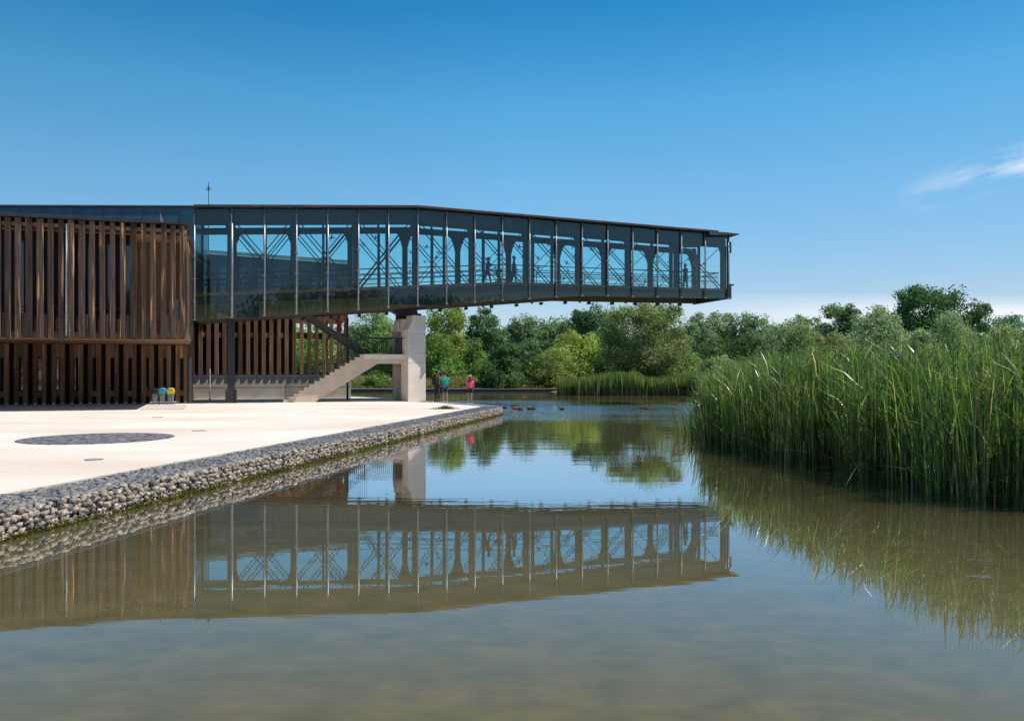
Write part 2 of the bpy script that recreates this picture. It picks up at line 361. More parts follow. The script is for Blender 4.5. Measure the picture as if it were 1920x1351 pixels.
def npmesh(name, V, F, mat, cols=None, smooth=False):
    """V (n,3), F (m,k) all faces k-sided, cols per face"""
    me = bpy.data.meshes.new(name); k = F.shape[1]
    me.vertices.add(len(V)); me.vertices.foreach_set('co', np.asarray(V, np.float32).ravel())
    me.loops.add(F.size); me.loops.foreach_set('vertex_index', F.astype(np.int32).ravel())
    me.polygons.add(len(F)); me.polygons.foreach_set('loop_start', np.arange(0, F.size, k, dtype=np.int32))
    me.polygons.foreach_set('loop_total', np.full(len(F), k, np.int32))
    if smooth: me.polygons.foreach_set('use_smooth', np.ones(len(F), bool))
    me.update(calc_edges=True)
    if cols is not None:
        ca = me.color_attributes.new('col', 'FLOAT_COLOR', 'CORNER')
        c = np.repeat(np.c_[cols, np.ones(len(cols))], k, axis=0).astype(np.float32); ca.data.foreach_set('color', c.ravel())
    me.materials.append(M[mat] if isinstance(mat, str) else mat)
    o = bpy.data.objects.new(name, me); COL.objects.link(o); return o
def structure(o): o['kind'] = 'structure'; return o

# ------------------------------------------------------------------ ground, water, terrace
def shore(x):
    return np.interp(x, [-400, 4.5, 6.5, 16, 20, 60, 400], [87.4, 87.4, 79, 77, 60, 50, 46])
def land(x, y):
    d = y - shore(x)
    h = np.interp(d, [-3, -.5, .6, 3, 25, 80, 4000], [-.7, -.25, .34, .5, 1.15, 1.6, 1.6])
    return h
gx = np.r_[np.linspace(-3000, -120, 10), np.linspace(-100, 120, 111), np.linspace(140, 3000, 10)]
gy = np.r_[-300, -60, -20, 0, 20, 40, np.linspace(44, 120, 153), np.linspace(124, 220, 20), np.linspace(260, 4500, 14)]
GX, GY = np.meshgrid(gx, gy); GZ = land(GX, GY)
V = np.c_[GX.ravel(), GY.ravel(), GZ.ravel()]; nx, ny = len(gx), len(gy)
ii, jj = np.meshgrid(np.arange(nx-1), np.arange(ny-1)); a = (jj*nx+ii).ravel()
structure(npmesh('ground', V, np.c_[a, a+1, a+nx+1, a+nx], 'soil', smooth=True))
wv = np.array([(-300, -60, 0), (300, -60, 0), (300, 96, 0), (-300, 96, 0)], float)
structure(npmesh('water', wv, np.array([[0, 1, 2, 3]]), 'water'))

E0 = Vector((-6.34, 9.9)); ED = Vector((5.89, 30.0)).normalized(); EN = Vector((-ED.y, ED.x))   # waterline of the terrace edge, inward normal
def E(q, w): p = E0 + ED*q + EN*w; return (p.x, p.y)
QL = 30.6                                                    # where the corner stands
tip = Vector(E(QL, 0)); TD = (Vector((-5.3, 48.9)) - tip).normalized(); TN = Vector((-TD.y, TD.x))
def T(q, w): p = tip + TD*q + TN*w; return (p.x, p.y)
# inner corner of the stone band
k = 1.05
den = ED.x*TD.y - ED.y*TD.x
pa = Vector(E(0, k)); pb = Vector(T(0, .9)); r = pb-pa
qi = (r.x*TD.y - r.y*TD.x)/den; inner = pa + ED*qi
far1 = Vector(T(9.2, .0)); far2 = Vector((-13.2, 58.5))
plaza = MB().zprism([E(-32, k), tuple(inner), T(9.2, .9), (-5.9, 50.5), tuple(far2), (-14, 63), (-75, 63), (-75, -22), (-14, -22)], -.65, .4)
structure(build('plaza_paving', plaza, 'plaza'))
# stone cobbled circle, drain slots, inspection cover
c0 = G(183.5, 821.5); circ = MB().zprism([(c0.x+1.83*math.cos(i*math.pi/32), c0.y+1.83*math.sin(i*math.pi/32)) for i in range(64)], .396, .409)
structure(build('cobbled_circle_paving', circ, 'cobble'))
lit_pad = MB(); p = [G(262, 768.2), G(347, 767.6), G(352, 759.5), G(276, 759.5)]  # pale slab cut to the sunlit patch at the end of the shadow
lit_pad.zprism([(q.x, q.y) for q in p], .395, .43); structure(build('sunlit_pad_paving', lit_pad, pm('pale_slab', (.62, .56, .52), (.55, .50, .46), rough=.9)))
for (px, py, w, lab) in ((295, 782, .20, 'narrow dark drain slot nearer the litter bins'), (373.5, 807.5, .20, 'narrow dark drain slot nearer the stone edge')):
    g = G(px, py); rt = wroot('drain_grate', lab, 'drain grate', g, TH, 'drain slots in the terrace')
    build('frame', MB().box(-w, w, -.08, -.055, 0, .012).box(-w, w, .055, .08, 0, .012).box(-w, -w+.03, -.055, .055, 0, .012).box(w-.03, w, -.055, .055, 0, .012), 'steel', rt)
    gb = MB()
    for i in range(9): gb.box(-w+.04+i*(2*w-.08)/9, -w+.06+i*(2*w-.08)/9, -.055, .055, .001, .008)
    build('grille', gb, 'dsteel', rt)
g = G(176, 861.5); rt = wroot('inspection_cover', 'small round pale metal inspection cover on the gravel terrace', 'cover', g)
build('rim', MB().lathe([(.17, 0), (.17, .012), (.14, .012), (.14, 0)], n=24), 'steel', rt)
build('lid', MB().lathe([(.139, 0), (.135, .016), (.04, .02)], n=24), pm('pale_lid', (.5, .55, .58), rough=.4, metal=.3), rt)

# ------------------------------------------------------------------ gabion edge (rubble stones in wire)
def ico(sub=1):
    bm = bmesh.new(); bmesh.ops.create_icosphere(bm, subdivisions=sub+1, radius=1)
    v = np.array([x.co[:] for x in bm.verts]); f = np.array([[y.index for y in x.verts] for x in bm.faces]); bm.free(); return v, f
rocks = []                                                   # angular broken stones: hulls of a few points
for i in range(26):
    p_ = rng.normal(size=(15, 3)); p_ /= np.linalg.norm(p_, axis=1)[:, None]; p_ *= rng.uniform(.86, 1.12, (15, 1))
    bm = bmesh.new()
    for q in p_: bm.verts.new(q)
    r_ = bmesh.ops.convex_hull(bm, input=bm.verts[:])
    bmesh.ops.delete(bm, geom=[x for x in r_['geom_interior'] if isinstance(x, bmesh.types.BMVert)], context='VERTS')
    bmesh.ops.triangulate(bm, faces=bm.faces[:]); bm.verts.index_update()
    rocks.append((np.array([x.co[:] for x in bm.verts]), np.array([[y.index for y in x.verts] for x in bm.faces]))); bm.free()
SV, SF, SC = [], [], []; cnt = 0
def stone(p, sz, col):
    global cnt
    v, jf = rocks[rng.integers(26)]; v = v*np.array(sz)*1.08
    a = rng.uniform(0, 6.28); ca, sa = math.cos(a), math.sin(a); b_ = rng.normal(0, .35); cb, sb = math.cos(b_), math.sin(b_)
    v = v@np.array([[ca, sa, 0], [-sa, ca, 0], [0, 0, 1]])@np.array([[1, 0, 0], [0, cb, sb], [0, -sb, cb]])
    SV.append(v+np.array(p)); SF.append(jf+cnt); cnt += len(v)
    SC.append(np.tile(col, (len(jf), 1)))
def stonecol(top, z):
    g_ = rng.uniform(.7, 1.2)
    c_ = np.array((.33, .31, .30) if top else (.46, .385, .31))*g_  # same stone throughout; tops coloured greyer to suggest skylight
    if rng.random() < .2: c_ = np.array((.50, .44, .38))*g_
    if rng.random() < .12: c_ = np.array((.20, .19, .19))*g_
    return c_
def fillstones(fn, q0, q1, wid, base):
    q = q0
    while q < q1:
        sz = base*rng.uniform(.75, 1.3)
        for zz in np.arange(-.06, .36, base*.78):        # face
            r_ = base*rng.uniform(.40, .68)
            x, y = fn(q + rng.uniform(-.4, .4)*base, .07 + rng.uniform(-.03, .03))
            stone((x, y, zz + rng.uniform(-.025, .025)), (r_*rng.uniform(.9, 1.3), r_*rng.uniform(.8, 1.0), r_*rng.uniform(.6, .9)), stonecol(False, zz))
        for ww in np.arange(.14, wid-.03, base*.80):     # top
            r_ = base*rng.uniform(.42, .7)
            x, y = fn(q + rng.uniform(-.5, .5)*base, ww + rng.uniform(-.04, .04))
            stone((x, y, .355 + rng.uniform(-.012, .012)), (r_*rng.uniform(.9, 1.4), r_*rng.uniform(.85, 1.1), r_*rng.uniform(.40, .50)), stonecol(True, .4))
        q += base*.84
fillstones(E, -5.5, QL, 1.08, .098)
fillstones(T, .1, 9.0, .92, .12)
gab = wroot('gabion_wall', 'grey and beige rubble stones in wire baskets edging the gravel terrace', 'gabion wall', (tip.x, tip.y, -.1))
def reloc(o, par): # world-space mesh -> child
    n_ = len(o.data.vertices); co = np.zeros(n_*3, np.float32); o.data.vertices.foreach_get('co', co)
    co = co.reshape(-1, 3) - np.array(par.location, np.float32); o.data.vertices.foreach_set('co', co.ravel()); o.data.update(); o.parent = par; return o
reloc(npmesh('stone_fill', np.vstack(SV), np.vstack(SF), 'stone', np.vstack(SC), smooth=False), gab)
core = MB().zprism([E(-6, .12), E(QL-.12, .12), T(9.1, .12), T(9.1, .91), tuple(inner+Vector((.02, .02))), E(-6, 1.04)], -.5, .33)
o = build('core', core, pm('shadow_rubble', (.10, .09, .075), (.06, .055, .05), scale=9)); reloc(o, gab)  # dark fill stands in for shade in the gaps between stones
wire = MB()
for fn, q0, q1, wd in ((E, -5, QL, .98), (T, .05, 9.0, .84)):
    for zz in (.05, .16, .27, .40): wire.tube((*fn(q0, -.015), zz), (*fn(q1, -.015), zz), .0032, n=3)
    for ww in np.arange(.0, wd, .11): wire.tube((*fn(q0, ww), .415), (*fn(q1, ww), .415), .0022, n=3)
    for q in np.arange(q0, q1, .11):
        wire.tube((*fn(q, -.015), -.02), (*fn(q, -.015), .415), .002, n=3); wire.tube((*fn(q, 0), .416), (*fn(q, wd), .416), .002, n=3)
    for q in np.arange(q0, q1, 2.0):
        wire.tube((*fn(q, -.02), -.02), (*fn(q, -.02), .42), .005, n=4); wire.tube((*fn(q, 0), .418), (*fn(q, wd), .418), .005, n=4)
o = build('wire_mesh', wire, 'steel'); reloc(o, gab)
# algae fringe on the lowest stones
AV, AC = [], []
n_ = 15000
q = rng.uniform(-5.5, QL, n_); zz = np.abs(rng.normal(0, .045, n_)) - .01; keep = (np.sin(q*2.1)+np.sin(q*5.3+1)+rng.normal(0, .8, n_)) > -1.1
q = q[keep]; zz = zz[keep]; n_ = len(q); w = rng.uniform(-.055, .0, n_)
cxy = np.array(E0)[None] + q[:, None]*np.array(ED)[None] + w[:, None]*np.array(EN)[None]
cen = np.c_[cxy, zz]
def leafquads(cen, Lh, Wh, up=None, droop=0.0):
    n = len(cen); a_ = rng.normal(size=(n, 3))
    if droop: a_[:, 2] -= droop
    a_ /= np.linalg.norm(a_, axis=1)[:, None]
    b_ = np.cross(a_, rng.normal(size=(n, 3)) if up is None else np.asarray(up)+rng.normal(0, .5, (n, 3))); b_ /= np.linalg.norm(b_, axis=1)[:, None]+1e-9
    Lh = np.broadcast_to(Lh, n)[:, None]; Wh = np.broadcast_to(Wh, n)[:, None]
    V = np.stack([cen-a_*Lh, cen+b_*Wh, cen+a_*Lh, cen-b_*Wh], 1).reshape(-1, 3)
    return V, np.arange(4*n).reshape(n, 4)
V, F = leafquads(cen, rng.uniform(.012, .03, n_), rng.uniform(.008, .02, n_))
ac = np.where(rng.random((n_, 1)) < .6, np.array([[.17, .16, .022]]), np.array([[.06, .06, .014]]))*rng.uniform(.6, 1.3, (n_, 1))
o = npmesh('algae_fringe', V, F, 'leaf', ac); o['kind'] = 'stuff'; reloc(o, gab)

# ------------------------------------------------------------------ glass gallery on its bent truss
D = 1.694
def S_(k): return -1.895 if k == 0 else (k-1)*D
def zr(s): return 11.71 + (s-10.16)*.0553 if s < 10.16 else 11.71 - (s-10.16)*.0247      # roof top
def zb(s): return min(4.9 + (s+1.895)*.0862, 6.78) if s < 19.8 else 6.80 + (s-19.8)*.008   # underside
def zf(s): return 6.45 + s*.068 if s < 15.6 else 7.51                                       # deck edge top
def ribbon(s0, s1, t0, t1, lo, hi, brk=(10.16, 15.6, 19.8)):
    ss = [s0] + [b_ for b_ in brk if s0 < b_ < s1] + [s1]
    poly = [(x, lo(x)) for x in ss] + [(x, hi(x)) for x in reversed(ss)]
    return poly, t0, t1
gal = root('glass_gallery', 'long glazed timber truss gallery cantilevered over the pond', 'gallery', 0, 0, 5.0)
SE = 30.49
rf = build('roof', MB().prism(*ribbon(-1.9, 29.6, -.38, 4.95, lambda x: zr(x)-.10, zr)), 'roofm', gal)
build('fascia', MB().prism(*ribbon(-1.9, 29.6, -.42, -.38, lambda x: zr(x)-.115, lambda x: zr(x)-.035)), 'fascia', rf)
build('soffit', MB().prism(*ribbon(-1.9, 30.3, .05, 4.5, lambda x: zr(x)-.27, lambda x: zr(x)-.103)), 'darkwood', rf)
can = MB().prism([(28.9, zr(28.9)-.36), (31.05, zr(31.05)-.18), (31.05, zr(31.05)-.12), (30.0, zr(30)-.10), (28.9, zr(28.9)-.134)], -.5, 5.05)
build('tip_canopy', can, 'roofm', gal)
for t0, t1, nm in ((.22, .5, 'floor_beam'), (4.0, 4.28, 'floor_beam')):
    fb = build(nm, MB().prism(*ribbon(-1.9, SE, t0, t1, lambda x: zb(x)+.04, lambda x: zf(x)-.55+max(0, (x-14)*.02))), 'beam', gal)
    ub = build('upper_plank', MB().prism(*ribbon(-1.9, SE, t0+.06, t1+.05, lambda x: zf(x)-.549+max(0, (x-14)*.02), lambda x: zf(x)-.135)), 'darkwood', fb)
build('deck_edge', MB().prism(*ribbon(-1.9, SE, .08, .6, lambda x: zf(x)-.13, lambda x: zf(x)+.03)), 'edge', gal)
build('deck', MB().prism(*ribbon(-1.9, SE, .6, 4.35, lambda x: zf(x)-.06, lambda x: zf(x)+.02)), 'darkwood', gal)
build('underside', MB().prism(*ribbon(-1.9, 27.6, .5, 4.0, lambda x: zb(x)+.02, lambda x: zb(x)+.10)), 'darkwood', gal)
for k in range(1, 19):
    s = S_(k)+.45; build('cross_beam', MB().box(s-.09, s+.09, 4.0, 4.3, zb(s)-.14, zb(s)+.02), 'dsteel', gal)
hw = .155
def haunch(s, t, side, w=.62, h=1.25):
    z1 = zr(s)-.84
    pts = [(s+side*hw*.9, z1-h), (s+side*(hw+.10), z1-h*.55), (s+side*(hw+w*.55), z1-.18), (s+side*(hw+w), z1+.02), (s+side*hw*.9, z1+.02)]
    if side > 0: pts = pts[::-1]
    return MB().prism(pts, t-.12, t+.12)
for t in (.36, 4.14):
    build('top_chord', MB().prism(*ribbon(-1.9, SE, t-.14, t+.14, lambda x: zr(x)-(.95 if t < 1 else .86), lambda x: zr(x)-(.28 if t < 1 else .50))), 'darkwood', gal)
    for k in range(1, 20, 2):
        s = S_(k) - .1
        po = build('truss_post', MB().box(s-hw, s+hw, t-.13, t+.13, zf(s)-.5, zr(s)-.85), 'darkwood', gal)
        for sd in (-1, 1):
            if (k == 19 and sd == 1): continue
            build('haunch', haunch(s, t+.002*sd, sd, (.42 if k >= 7 else .26) if t > 1 else .16, (1.0 if k >= 7 else .6) if t > 1 else .45), 'darkwood', po)
    for k in range(2, 19, 2):
        s = S_(k)
        build('hanger_post', MB().box(s-.07, s+.07, t+.25, t+.42, zf(s), zr(s)-.8), 'darkwood', gal)
    for k in range(1, 18, 2):
        s0, s1 = S_(k)-.1, S_(k+2)-.1; m = MB(); m2 = MB()
        za0, za1 = zr(s0)-.95, zr(s1)-.95; zz0, zz1 = zf(s0)+.02, zf(s1)+.02
        for off in (-.13, .13): m.tube((s0+.25+off, t-.02, za0), (s1-.15+off, t-.02, zz1), .032, n=5)
        for off in ((-.13, .13) if k < 7 else (0.,)): m2.tube((s1-.25+off, t+.05, za1), (s0+.15+off, t+.05, zz0), .032 if k < 7 else .022, n=5)
        build('brace_rod', m, 'railm', gal); build('brace_rod', m2, 'railm', gal)
# steel plates where the gallery bears on the pier and on the column
build('bearing_plate', MB().box(8.4, 12.2, .14, .21, zb(10)+.1, zf(10)-.22), 'dsteel', gal)
build('bearing_plate', MB().box(-.1, 1.4, .14, .21, zb(0)+.05, zf(0)-.5), 'dsteel', gal)
# near and far glazing
for k in range(0, 20):
    s = S_(k)
    m = MB().tube((s, -.13, zb(s)-.02), (s, -.13, zr(s)-.11), .050 if k != 1 else .075, n=8)
    mu = build('mullion', m, 'steel', gal, smooth=True)
    for z in (zb(s)+.02, zb(s)+1.0, zb(s)+2.2, zb(s)+3.4): build('clamp', MB().box(s-.075, s+.075, -.19, -.012, z-.04, z+.04), 'steel', mu)
    if k < 19:
        e = S_(k+1)
        q_ = [random.uniform(-.012, .012) for _ in range(4)]
        cs_ = [(s+.004, zb(s)), (e-.004, zb(e)), (e-.004, zr(e)-.11), (s+.004, zr(s)-.11)]
        build('glass_pane', MB().add([(a_, q_[j]-.006, b_) for j, (a_, b_) in enumerate(cs_)] + [(a_, q_[j]+.006, b_) for j, (a_, b_) in enumerate(cs_)], [(0, 1, 2, 3), (7, 6, 5, 4), (0, 4, 5, 1), (1, 5, 6, 2), (2, 6, 7, 3), (3, 7, 4, 0)]), 'glass', gal)
        build('rear_glass_pane', MB().prism([(s+.02, zb(s)+.3), (e-.02, zb(e)+.3), (e-.02, zr(e)-.3), (s+.02, zr(s)-.3)], 4.594, 4.606), 'fglass', gal)
    if k % 2 == 0: build('rear_mullion', MB().box(s-.06, s+.06, 4.62, 4.74, zb(s), zr(s)-.2), 'dsteel', gal)
# end of the gallery: corner frame, balcony of upright bars
build('end_frame', MB().box(SE+.02, SE+.14, -.02, .14, zb(SE), zr(SE)-.35).box(SE+.02, SE+.14, 4.4, 4.55, zb(SE), zr(SE)-.35).box(SE+.02, SE+.14, .14, 4.4, zb(SE), zf(SE)), 'dsteel', gal)
build('end_bracket', MB().box(SE+.15, SE+.5, .0, .3, zb(SE)+.9, zb(SE)+.98).box(SE+.15, SE+.3, .0, .22, zb(SE), zb(SE)+.9).box(SE+.14, SE+.3, .0, .2, zr(SE)-1.3, zr(SE)-.6), 'dsteel', gal)
rl = build('end_railing', MB().tube((SE-.3, .6, zf(SE)+1.15), (SE-.3, 4.1, zf(SE)+1.15), .03).tube((SE-.3, .6, zf(SE)+.15), (SE-.3, 4.1, zf(SE)+.15), .02), 'railm', gal)
m = MB()
for t in np.arange(.65, 4.1, .11): m.tube((SE-.3, t, zf(SE)+.15), (SE-.3, t, zf(SE)+1.15), .008, n=4, caps=False)
build('railing_infill', m, 'railm', rl)
for t in (.62, 3.75):
    hr = MB()
    for h, r_ in ((1.12, .032), (.84, .024), (.56, .024)):
        pts = [(x, t, zf(x)+h) for x in (-1.8, 5, 10.16, 15.6, 20, SE-.3)]
        hr.path(pts, r_, 5)
    ho = build('handrail', hr, 'railm', gal)
    pp = MB()
    for k in range(1, 19): pp.box(S_(k)-.02, S_(k)+.02, t-.02, t+.02, zf(S_(k)), zf(S_(k))+1.1)
    build('rail_stanchion', pp, 'railm', ho)
# perforated guard panels low in the left bays
m = MB()
for x in np.arange(5.9, 9.1, .11): m.tube((x, 3.7, zf(x)+.05), (x, 3.7, zf(x)+.85), .010, n=4, caps=False)
build('railing_infill', m, 'railm', gal)
# bird silhouettes stuck to the rear glass: (px, py, scale, mirrored, tilt)
birds = [(622,446,1.1,0,.1),(682,459,.8,1,1.2),(705,446,1.0,0,.3),(728,463,.9,1,0),(770,473,.9,0,1.3),(768,494,1,1,1.4),(769,508,.8,0,.1),(800,463,1,0,0),(822,474,.9,1,1.2),
 (818,483,1,0,.1),(797,491,.8,1,1.3),(912,486,1.1,0,1.3),(929,501,1.1,1,1.2),(974,463,1.1,0,.2),(980,482,.9,1,.3),(1009,484,1.2,1,1.3),(1030,458,1.1,0,.0),(1010,502,1,0,.3),
 (1063,493,1.2,1,1.3),(1076,462,1.2,0,.1),(1077,480,.9,1,1.3),(1065,507,1,0,1.3),(1110,468,1,1,.1),(1057,523,.9,0,.1),(1243,519,1.3,1,1.3),(1209,529,1.2,0,.0),(1253,491,.5,1,.4),(1291,486,.7,0,1.2)]
bp = [(-.42,.10),(-.2,.03),(-.08,.02),(.0,.30),(.07,.30),(.09,.03),(.26,.04),(.34,.0),(.26,-.04),(.10,-.05),(.0,-.05),(-.2,-.26),(-.24,-.25),(-.12,-.03),(-.26,-.02)]
for (px, py, sc, mi, tl) in birds:
    tt = 4.58; s = sp(px, tt); P = B(s, tt); z = 2.1 + (698-py)*P.y/1500
    pts = []
    for x, y in bp:
        x *= -1 if mi else 1; x *= .62*sc; y *= .62*sc
        pts.append((s + x*math.cos(tl) - y*math.sin(tl), z + x*math.sin(tl)*.5 + y))
    if not mi: pts = pts[::-1]
    build('bird_decal', MB().prism(pts, tt-.004, tt+.004), 'decal', gal)

# ------------------------------------------------------------------ concrete pier with its bearings
P0 = G(765, 752.3)
pier = wroot('concrete_pier', 'tall pale concrete pier carrying the gallery at the terrace end', 'pier', P0, TH+R(15))
build('front_shaft', MB().prism([(.22, 4.65), (0, 4.2), (0, 0), (1.15, 0), (1.15, 5.08), (.35, 5.08)][::-1], 0, 1.0), 'conc', pier, bevel=.02)
build('rear_wall', MB().box(.30, 1.147, 1.0, 1.9, 0, 4.15), 'concgrey', pier)
build('rear_shaft', MB().box(0, 1.15, 1.9, 2.3, 0, 4.152), 'concgrey', pier)
build('head_block', MB().prism([(.003, 4.152), (1.147, 4.152), (1.147, 4.9), (.12, 4.9)][::-1], 1.0, 2.3), 'conc', pier)
for z in (2.28, 2.88, 3.97): build('joint_line', MB().box(.03, 1.154, -.006, .9, z-.012, z+.012), 'concgrey', pier)
build('light_fitting', MB().box(-.05, .002, 1.3, 1.5, 4.2, 4.7), 'white', pier)
zt_ = zb(10.3)-.4
build('bearing', MB().box(.3, .9, .1, .8, 5.08, 5.2).lathe([(.22, 5.2), (.2, 5.3), (.2, zt_+.1)], c=(.6, .45, 0)), 'dsteel', pier)
build('bearing', MB().prism([(.15, 4.9), (.8, 4.9), (.8, 5.2), (1.5, zt_+.08), (-.7, zt_+.08), (.15, 5.2)], 1.6, 2.2), 'dsteel', pier)

# black steel column with flared shoe
sc_ = sp(433.5, 1.15)
colr = root('steel_column', 'black steel column with flared shoe under the gallery', 'column', sc_, 1.15, .4)
build('shaft', MB().box(sc_-.19, sc_+.19, .97, 1.35, 1.3, zb(sc_)+.05), 'dsteel', colr, bevel=.015)
build('shoe', MB().prism([(sc_-.24, .4), (sc_+.24, .4), (sc_+.24, 1.05), (sc_+.19, 1.3), (sc_-.19, 1.3), (sc_-.24, 1.05)], .95, 1.37), 'dsteel', colr)
build('guard', MB().box(sc_-.30, sc_-.245, .9, 1.0, .4, 1.15).box(sc_+.245, sc_+.30, .9, 1.0, .4, 1.15), 'dsteel', colr)

# ------------------------------------------------------------------ stair
st = root('staircase', 'dogleg stair with pale concrete lower flight and dark upper flight', 'staircase', 5, 1.2, .4)
t0, t1 = 1.25, 2.45
sa, sb = sp(531, t0), sp(684, t0); rise = (3.16-.4)/16; run = (sb-sa)/16
poly = [(sa, .4)]
for i in range(16): poly += [(sa+i*run, .4+(i+1)*rise), (sa+(i+1)*run, .4+(i+1)*rise)]
sl_ = sp(766, t0)
poly += [(sl_, 3.16), (sl_, 2.62), (sb+.75, 2.62), (sa+1.75, .4)]
fl = build('lower_flight', MB().prism(poly[::-1], t0, t1), 'stair', st)
build('landing', MB().box(sb+.002, sl_, t1, 4.6, 2.80, 3.158), 'concgrey', st)
build('landing_edge', MB().box(sb-.02, sl_, t0-.02, t0-.002, 2.9, 3.17), 'conc', st)
# upper flight: dark steel, climbing back to the left behind the lower one
u0, u1 = 2.9, 4.3
sc0 = sp(683, u0); sc1 = sp(556, u0); zt0, zt1 = 3.16, 5.75
def zs(s): return zt0 + (sc0-s)/(sc0-sc1)*(zt1-zt0)
for t in (u0, u1): build('stringer', MB().prism([(sc0, zt0-.1), (sc0, zt0+.32), (sc1, zt1+.32), (sc1, zt1-.08)], t, t+.07), pm('stringer_paint', (.075, .068, .062), (.055, .05, .046), rough=.6), st)
tr = MB(); nstep = 15
for i in range(nstep):
    s = sc0 - (i+.5)*(sc0-sc1)/nstep; tr.box(s-.15, s+.15, u0+.07, u1, zs(s)+.03, zs(s)+.07)
build('tread', tr, 'dsteel', st)
rr = build('stair_railing', MB().path([(sa+.1, t0+.05, 1.35), (sb, t0+.05, 4.15), (sl_-.1, t0+.05, 4.15)], .024, 5), 'railm', st)
bl = MB()
for x in np.arange(sa+.1, sb, .115): bl.tube((x, t0+.05, .4+(x-sa)/(sb-sa)*2.76), (x, t0+.05, 1.30+(x-sa)/(sb-sa)*2.8), .011, n=4, caps=False)
build('railing_infill', bl, 'railm', rr)
bl = MB()
for x in np.arange(sa+.3, sb, .115): bl.tube((x, t1-.05, .4+(x-sa)/(sb-sa)*2.76), (x, t1-.05, 1.30+(x-sa)/(sb-sa)*2.8), .011, n=4, caps=False)
build('railing_infill', bl, 'railm', rr)
lr = build('landing_railing', MB().tube((sb, t1+.9, 4.2), (sl_, t1+.9, 4.2), .025).box(sl_-.75, sl_-.1, t0+.3, t0+.34, 3.17, 4.15), 'dsteel', st)
bl = MB()
for x in np.arange(sb+.05, sl_-.05, .12): bl.tube((x, t1+.9, 3.16), (x, t1+.9, 4.2), .011, n=4, caps=False)
b2 = MB()
for x in np.arange(sb+.05, sl_-.05, .12): b2.tube((x, 4.5, 3.16), (x, 4.5, 4.2), .011, n=4, caps=False)
build('railing_infill', b2, 'railm', lr)
build('railing_infill', bl, 'railm', lr)
ur = build('stair_railing', MB().tube((sc0, u0+.03, zs(sc0)+1.1), (sc1, u0+.03, zs(sc1)+1.1), .03).tube((sc0+.8, u1+.03, zs(sc0+.8)+1.1), (sc1, u1+.03, zs(sc1)+1.1), .03), 'railm', st)
bl = MB()
for x in np.arange(sc1, sc0, .12): bl.tube((x, u0+.03, zs(x)+.2), (x, u0+.03, zs(x)+1.1), .011, n=4, caps=False)
build('railing_infill', bl, 'railm', ur)
scn = MB()
for x in np.arange(sp(655, u1), sp(690, u1), .12): scn.tube((x, u1+.2, 3.2), (x, u1+.2, zb(x)), .010, n=4, caps=False)
build('bar_screen', scn, 'railm', st)
build('screen_post', MB().box(sp(652, u1)-.06, sp(652, u1)+.06, u1+.1, u1+.24, .4, zb(5)), 'dsteel', st)
build('newel_post', MB().tube((sa+.15, t0+.05, .5), (sa+.15, t0+.05, 1.4), .02).tube((sb, t0+.05, 3.16), (sb, t0+.05, 4.2), .03), 'railm', rr)

# ------------------------------------------------------------------ low concrete wall behind, white pole
lw = root('concrete_wall', 'long low stained concrete wall behind the stair under the gallery', 'wall', 0, 8.0, .4)
s0, s1 = -9.0, sp(658, 8.0)
build('wall', MB().box(s0, s1, 8.0, 8.3, .4, 1.88), 'concgrey', lw)
build('sunlit_top', MB().box(s0, s1, 7.97, 8.6, 1.88, 1.93), 'white', lw)  # white strip painted in for the wall's sunlit upper surface
build('joint_line', MB().box(s0, s1, 7.993, 8.0, 1.14, 1.155), 'black', lw)
sq = sp(393.5, 7.6)
pp = root('marker_pole', 'thin white pole standing in front of the low concrete wall', 'pole', sq, 7.6, .4)
build('pole', MB().tube((sq, 7.6, .4), (sq, 7.6, 2.35), .03, n=8), 'white', pp); build('foot', MB().lathe([(.09, .4), (.08, .44), (.035, .47)], c=(sq, 7.6, 0)), 'steel', pp)
build('bracket', MB().box(sq-.12, sq+.12, 7.57, 7.63, 2.0, 2.04), 'steel', pp)

# ------------------------------------------------------------------ rear wing seen under and through the gallery
rw = root('rear_pavilion', 'far wing with upright timber fins seen below and through the gallery', 'building', 0, 8.8, .4)
se = sp(652, 8.6)
ztr = lambda s: 9.9 - .035*(s+2)
build('upper_wall', MB().prism([(-18, 5.95), (se, 5.95), (se, ztr(se)-.35), (-18, ztr(-18)-.35)][::-1], 8.9, 15), 'rclad', rw)
build('roof', MB().prism([(-18, ztr(-18)-.16), (se+.25, ztr(se+.25)-.16), (se+.25, ztr(se+.25)), (-18, ztr(-18))][::-1], 8.3, 15.5), pm('pale_roof_edge', (.22, .27, .30), (.17, .21, .24), rough=.6), rw)
build('roof_edge_line', MB().prism([(-18, ztr(-18)-.26), (se+.25, ztr(se+.25)-.26), (se+.25, ztr(se+.25)-.2), (-18, ztr(-18)-.2)][::-1], 8.25, 8.4), 'white', rw)  # plain white strip along the lower edge of the roof
build('floor_slab', MB().box(-18, se, 8.4, 15, 5.7, 5.949), 'fin_low', rw)
for x in np.arange(-4.6, se-.3, 1.15):
    wo = build('window', MB().box(x, x+.30, 8.84, 8.899, 6.9, 8.9), 'steel', rw)
    build('pane', MB().box(x+.03, x+.27, 8.82, 8.839, 6.95, 8.85), pm('blue_pane', (.05, .22, .30), (.08, .28, .36), rough=.1), wo)
for x in np.arange(-4.4, se-.2, .95): build('upper_fin', MB().box(x, x+.12, 8.42, 8.6, 5.95, 8.2), 'darkwood', rw)
build('ground_floor_wall', MB().box(-18, sp(553, 8.8), 10.5, 10.7, .4, 5.7), 'black', rw)  # near-black sheet stands in for the shaded recess behind the fins
x = sp(357, 8.0); i = 0
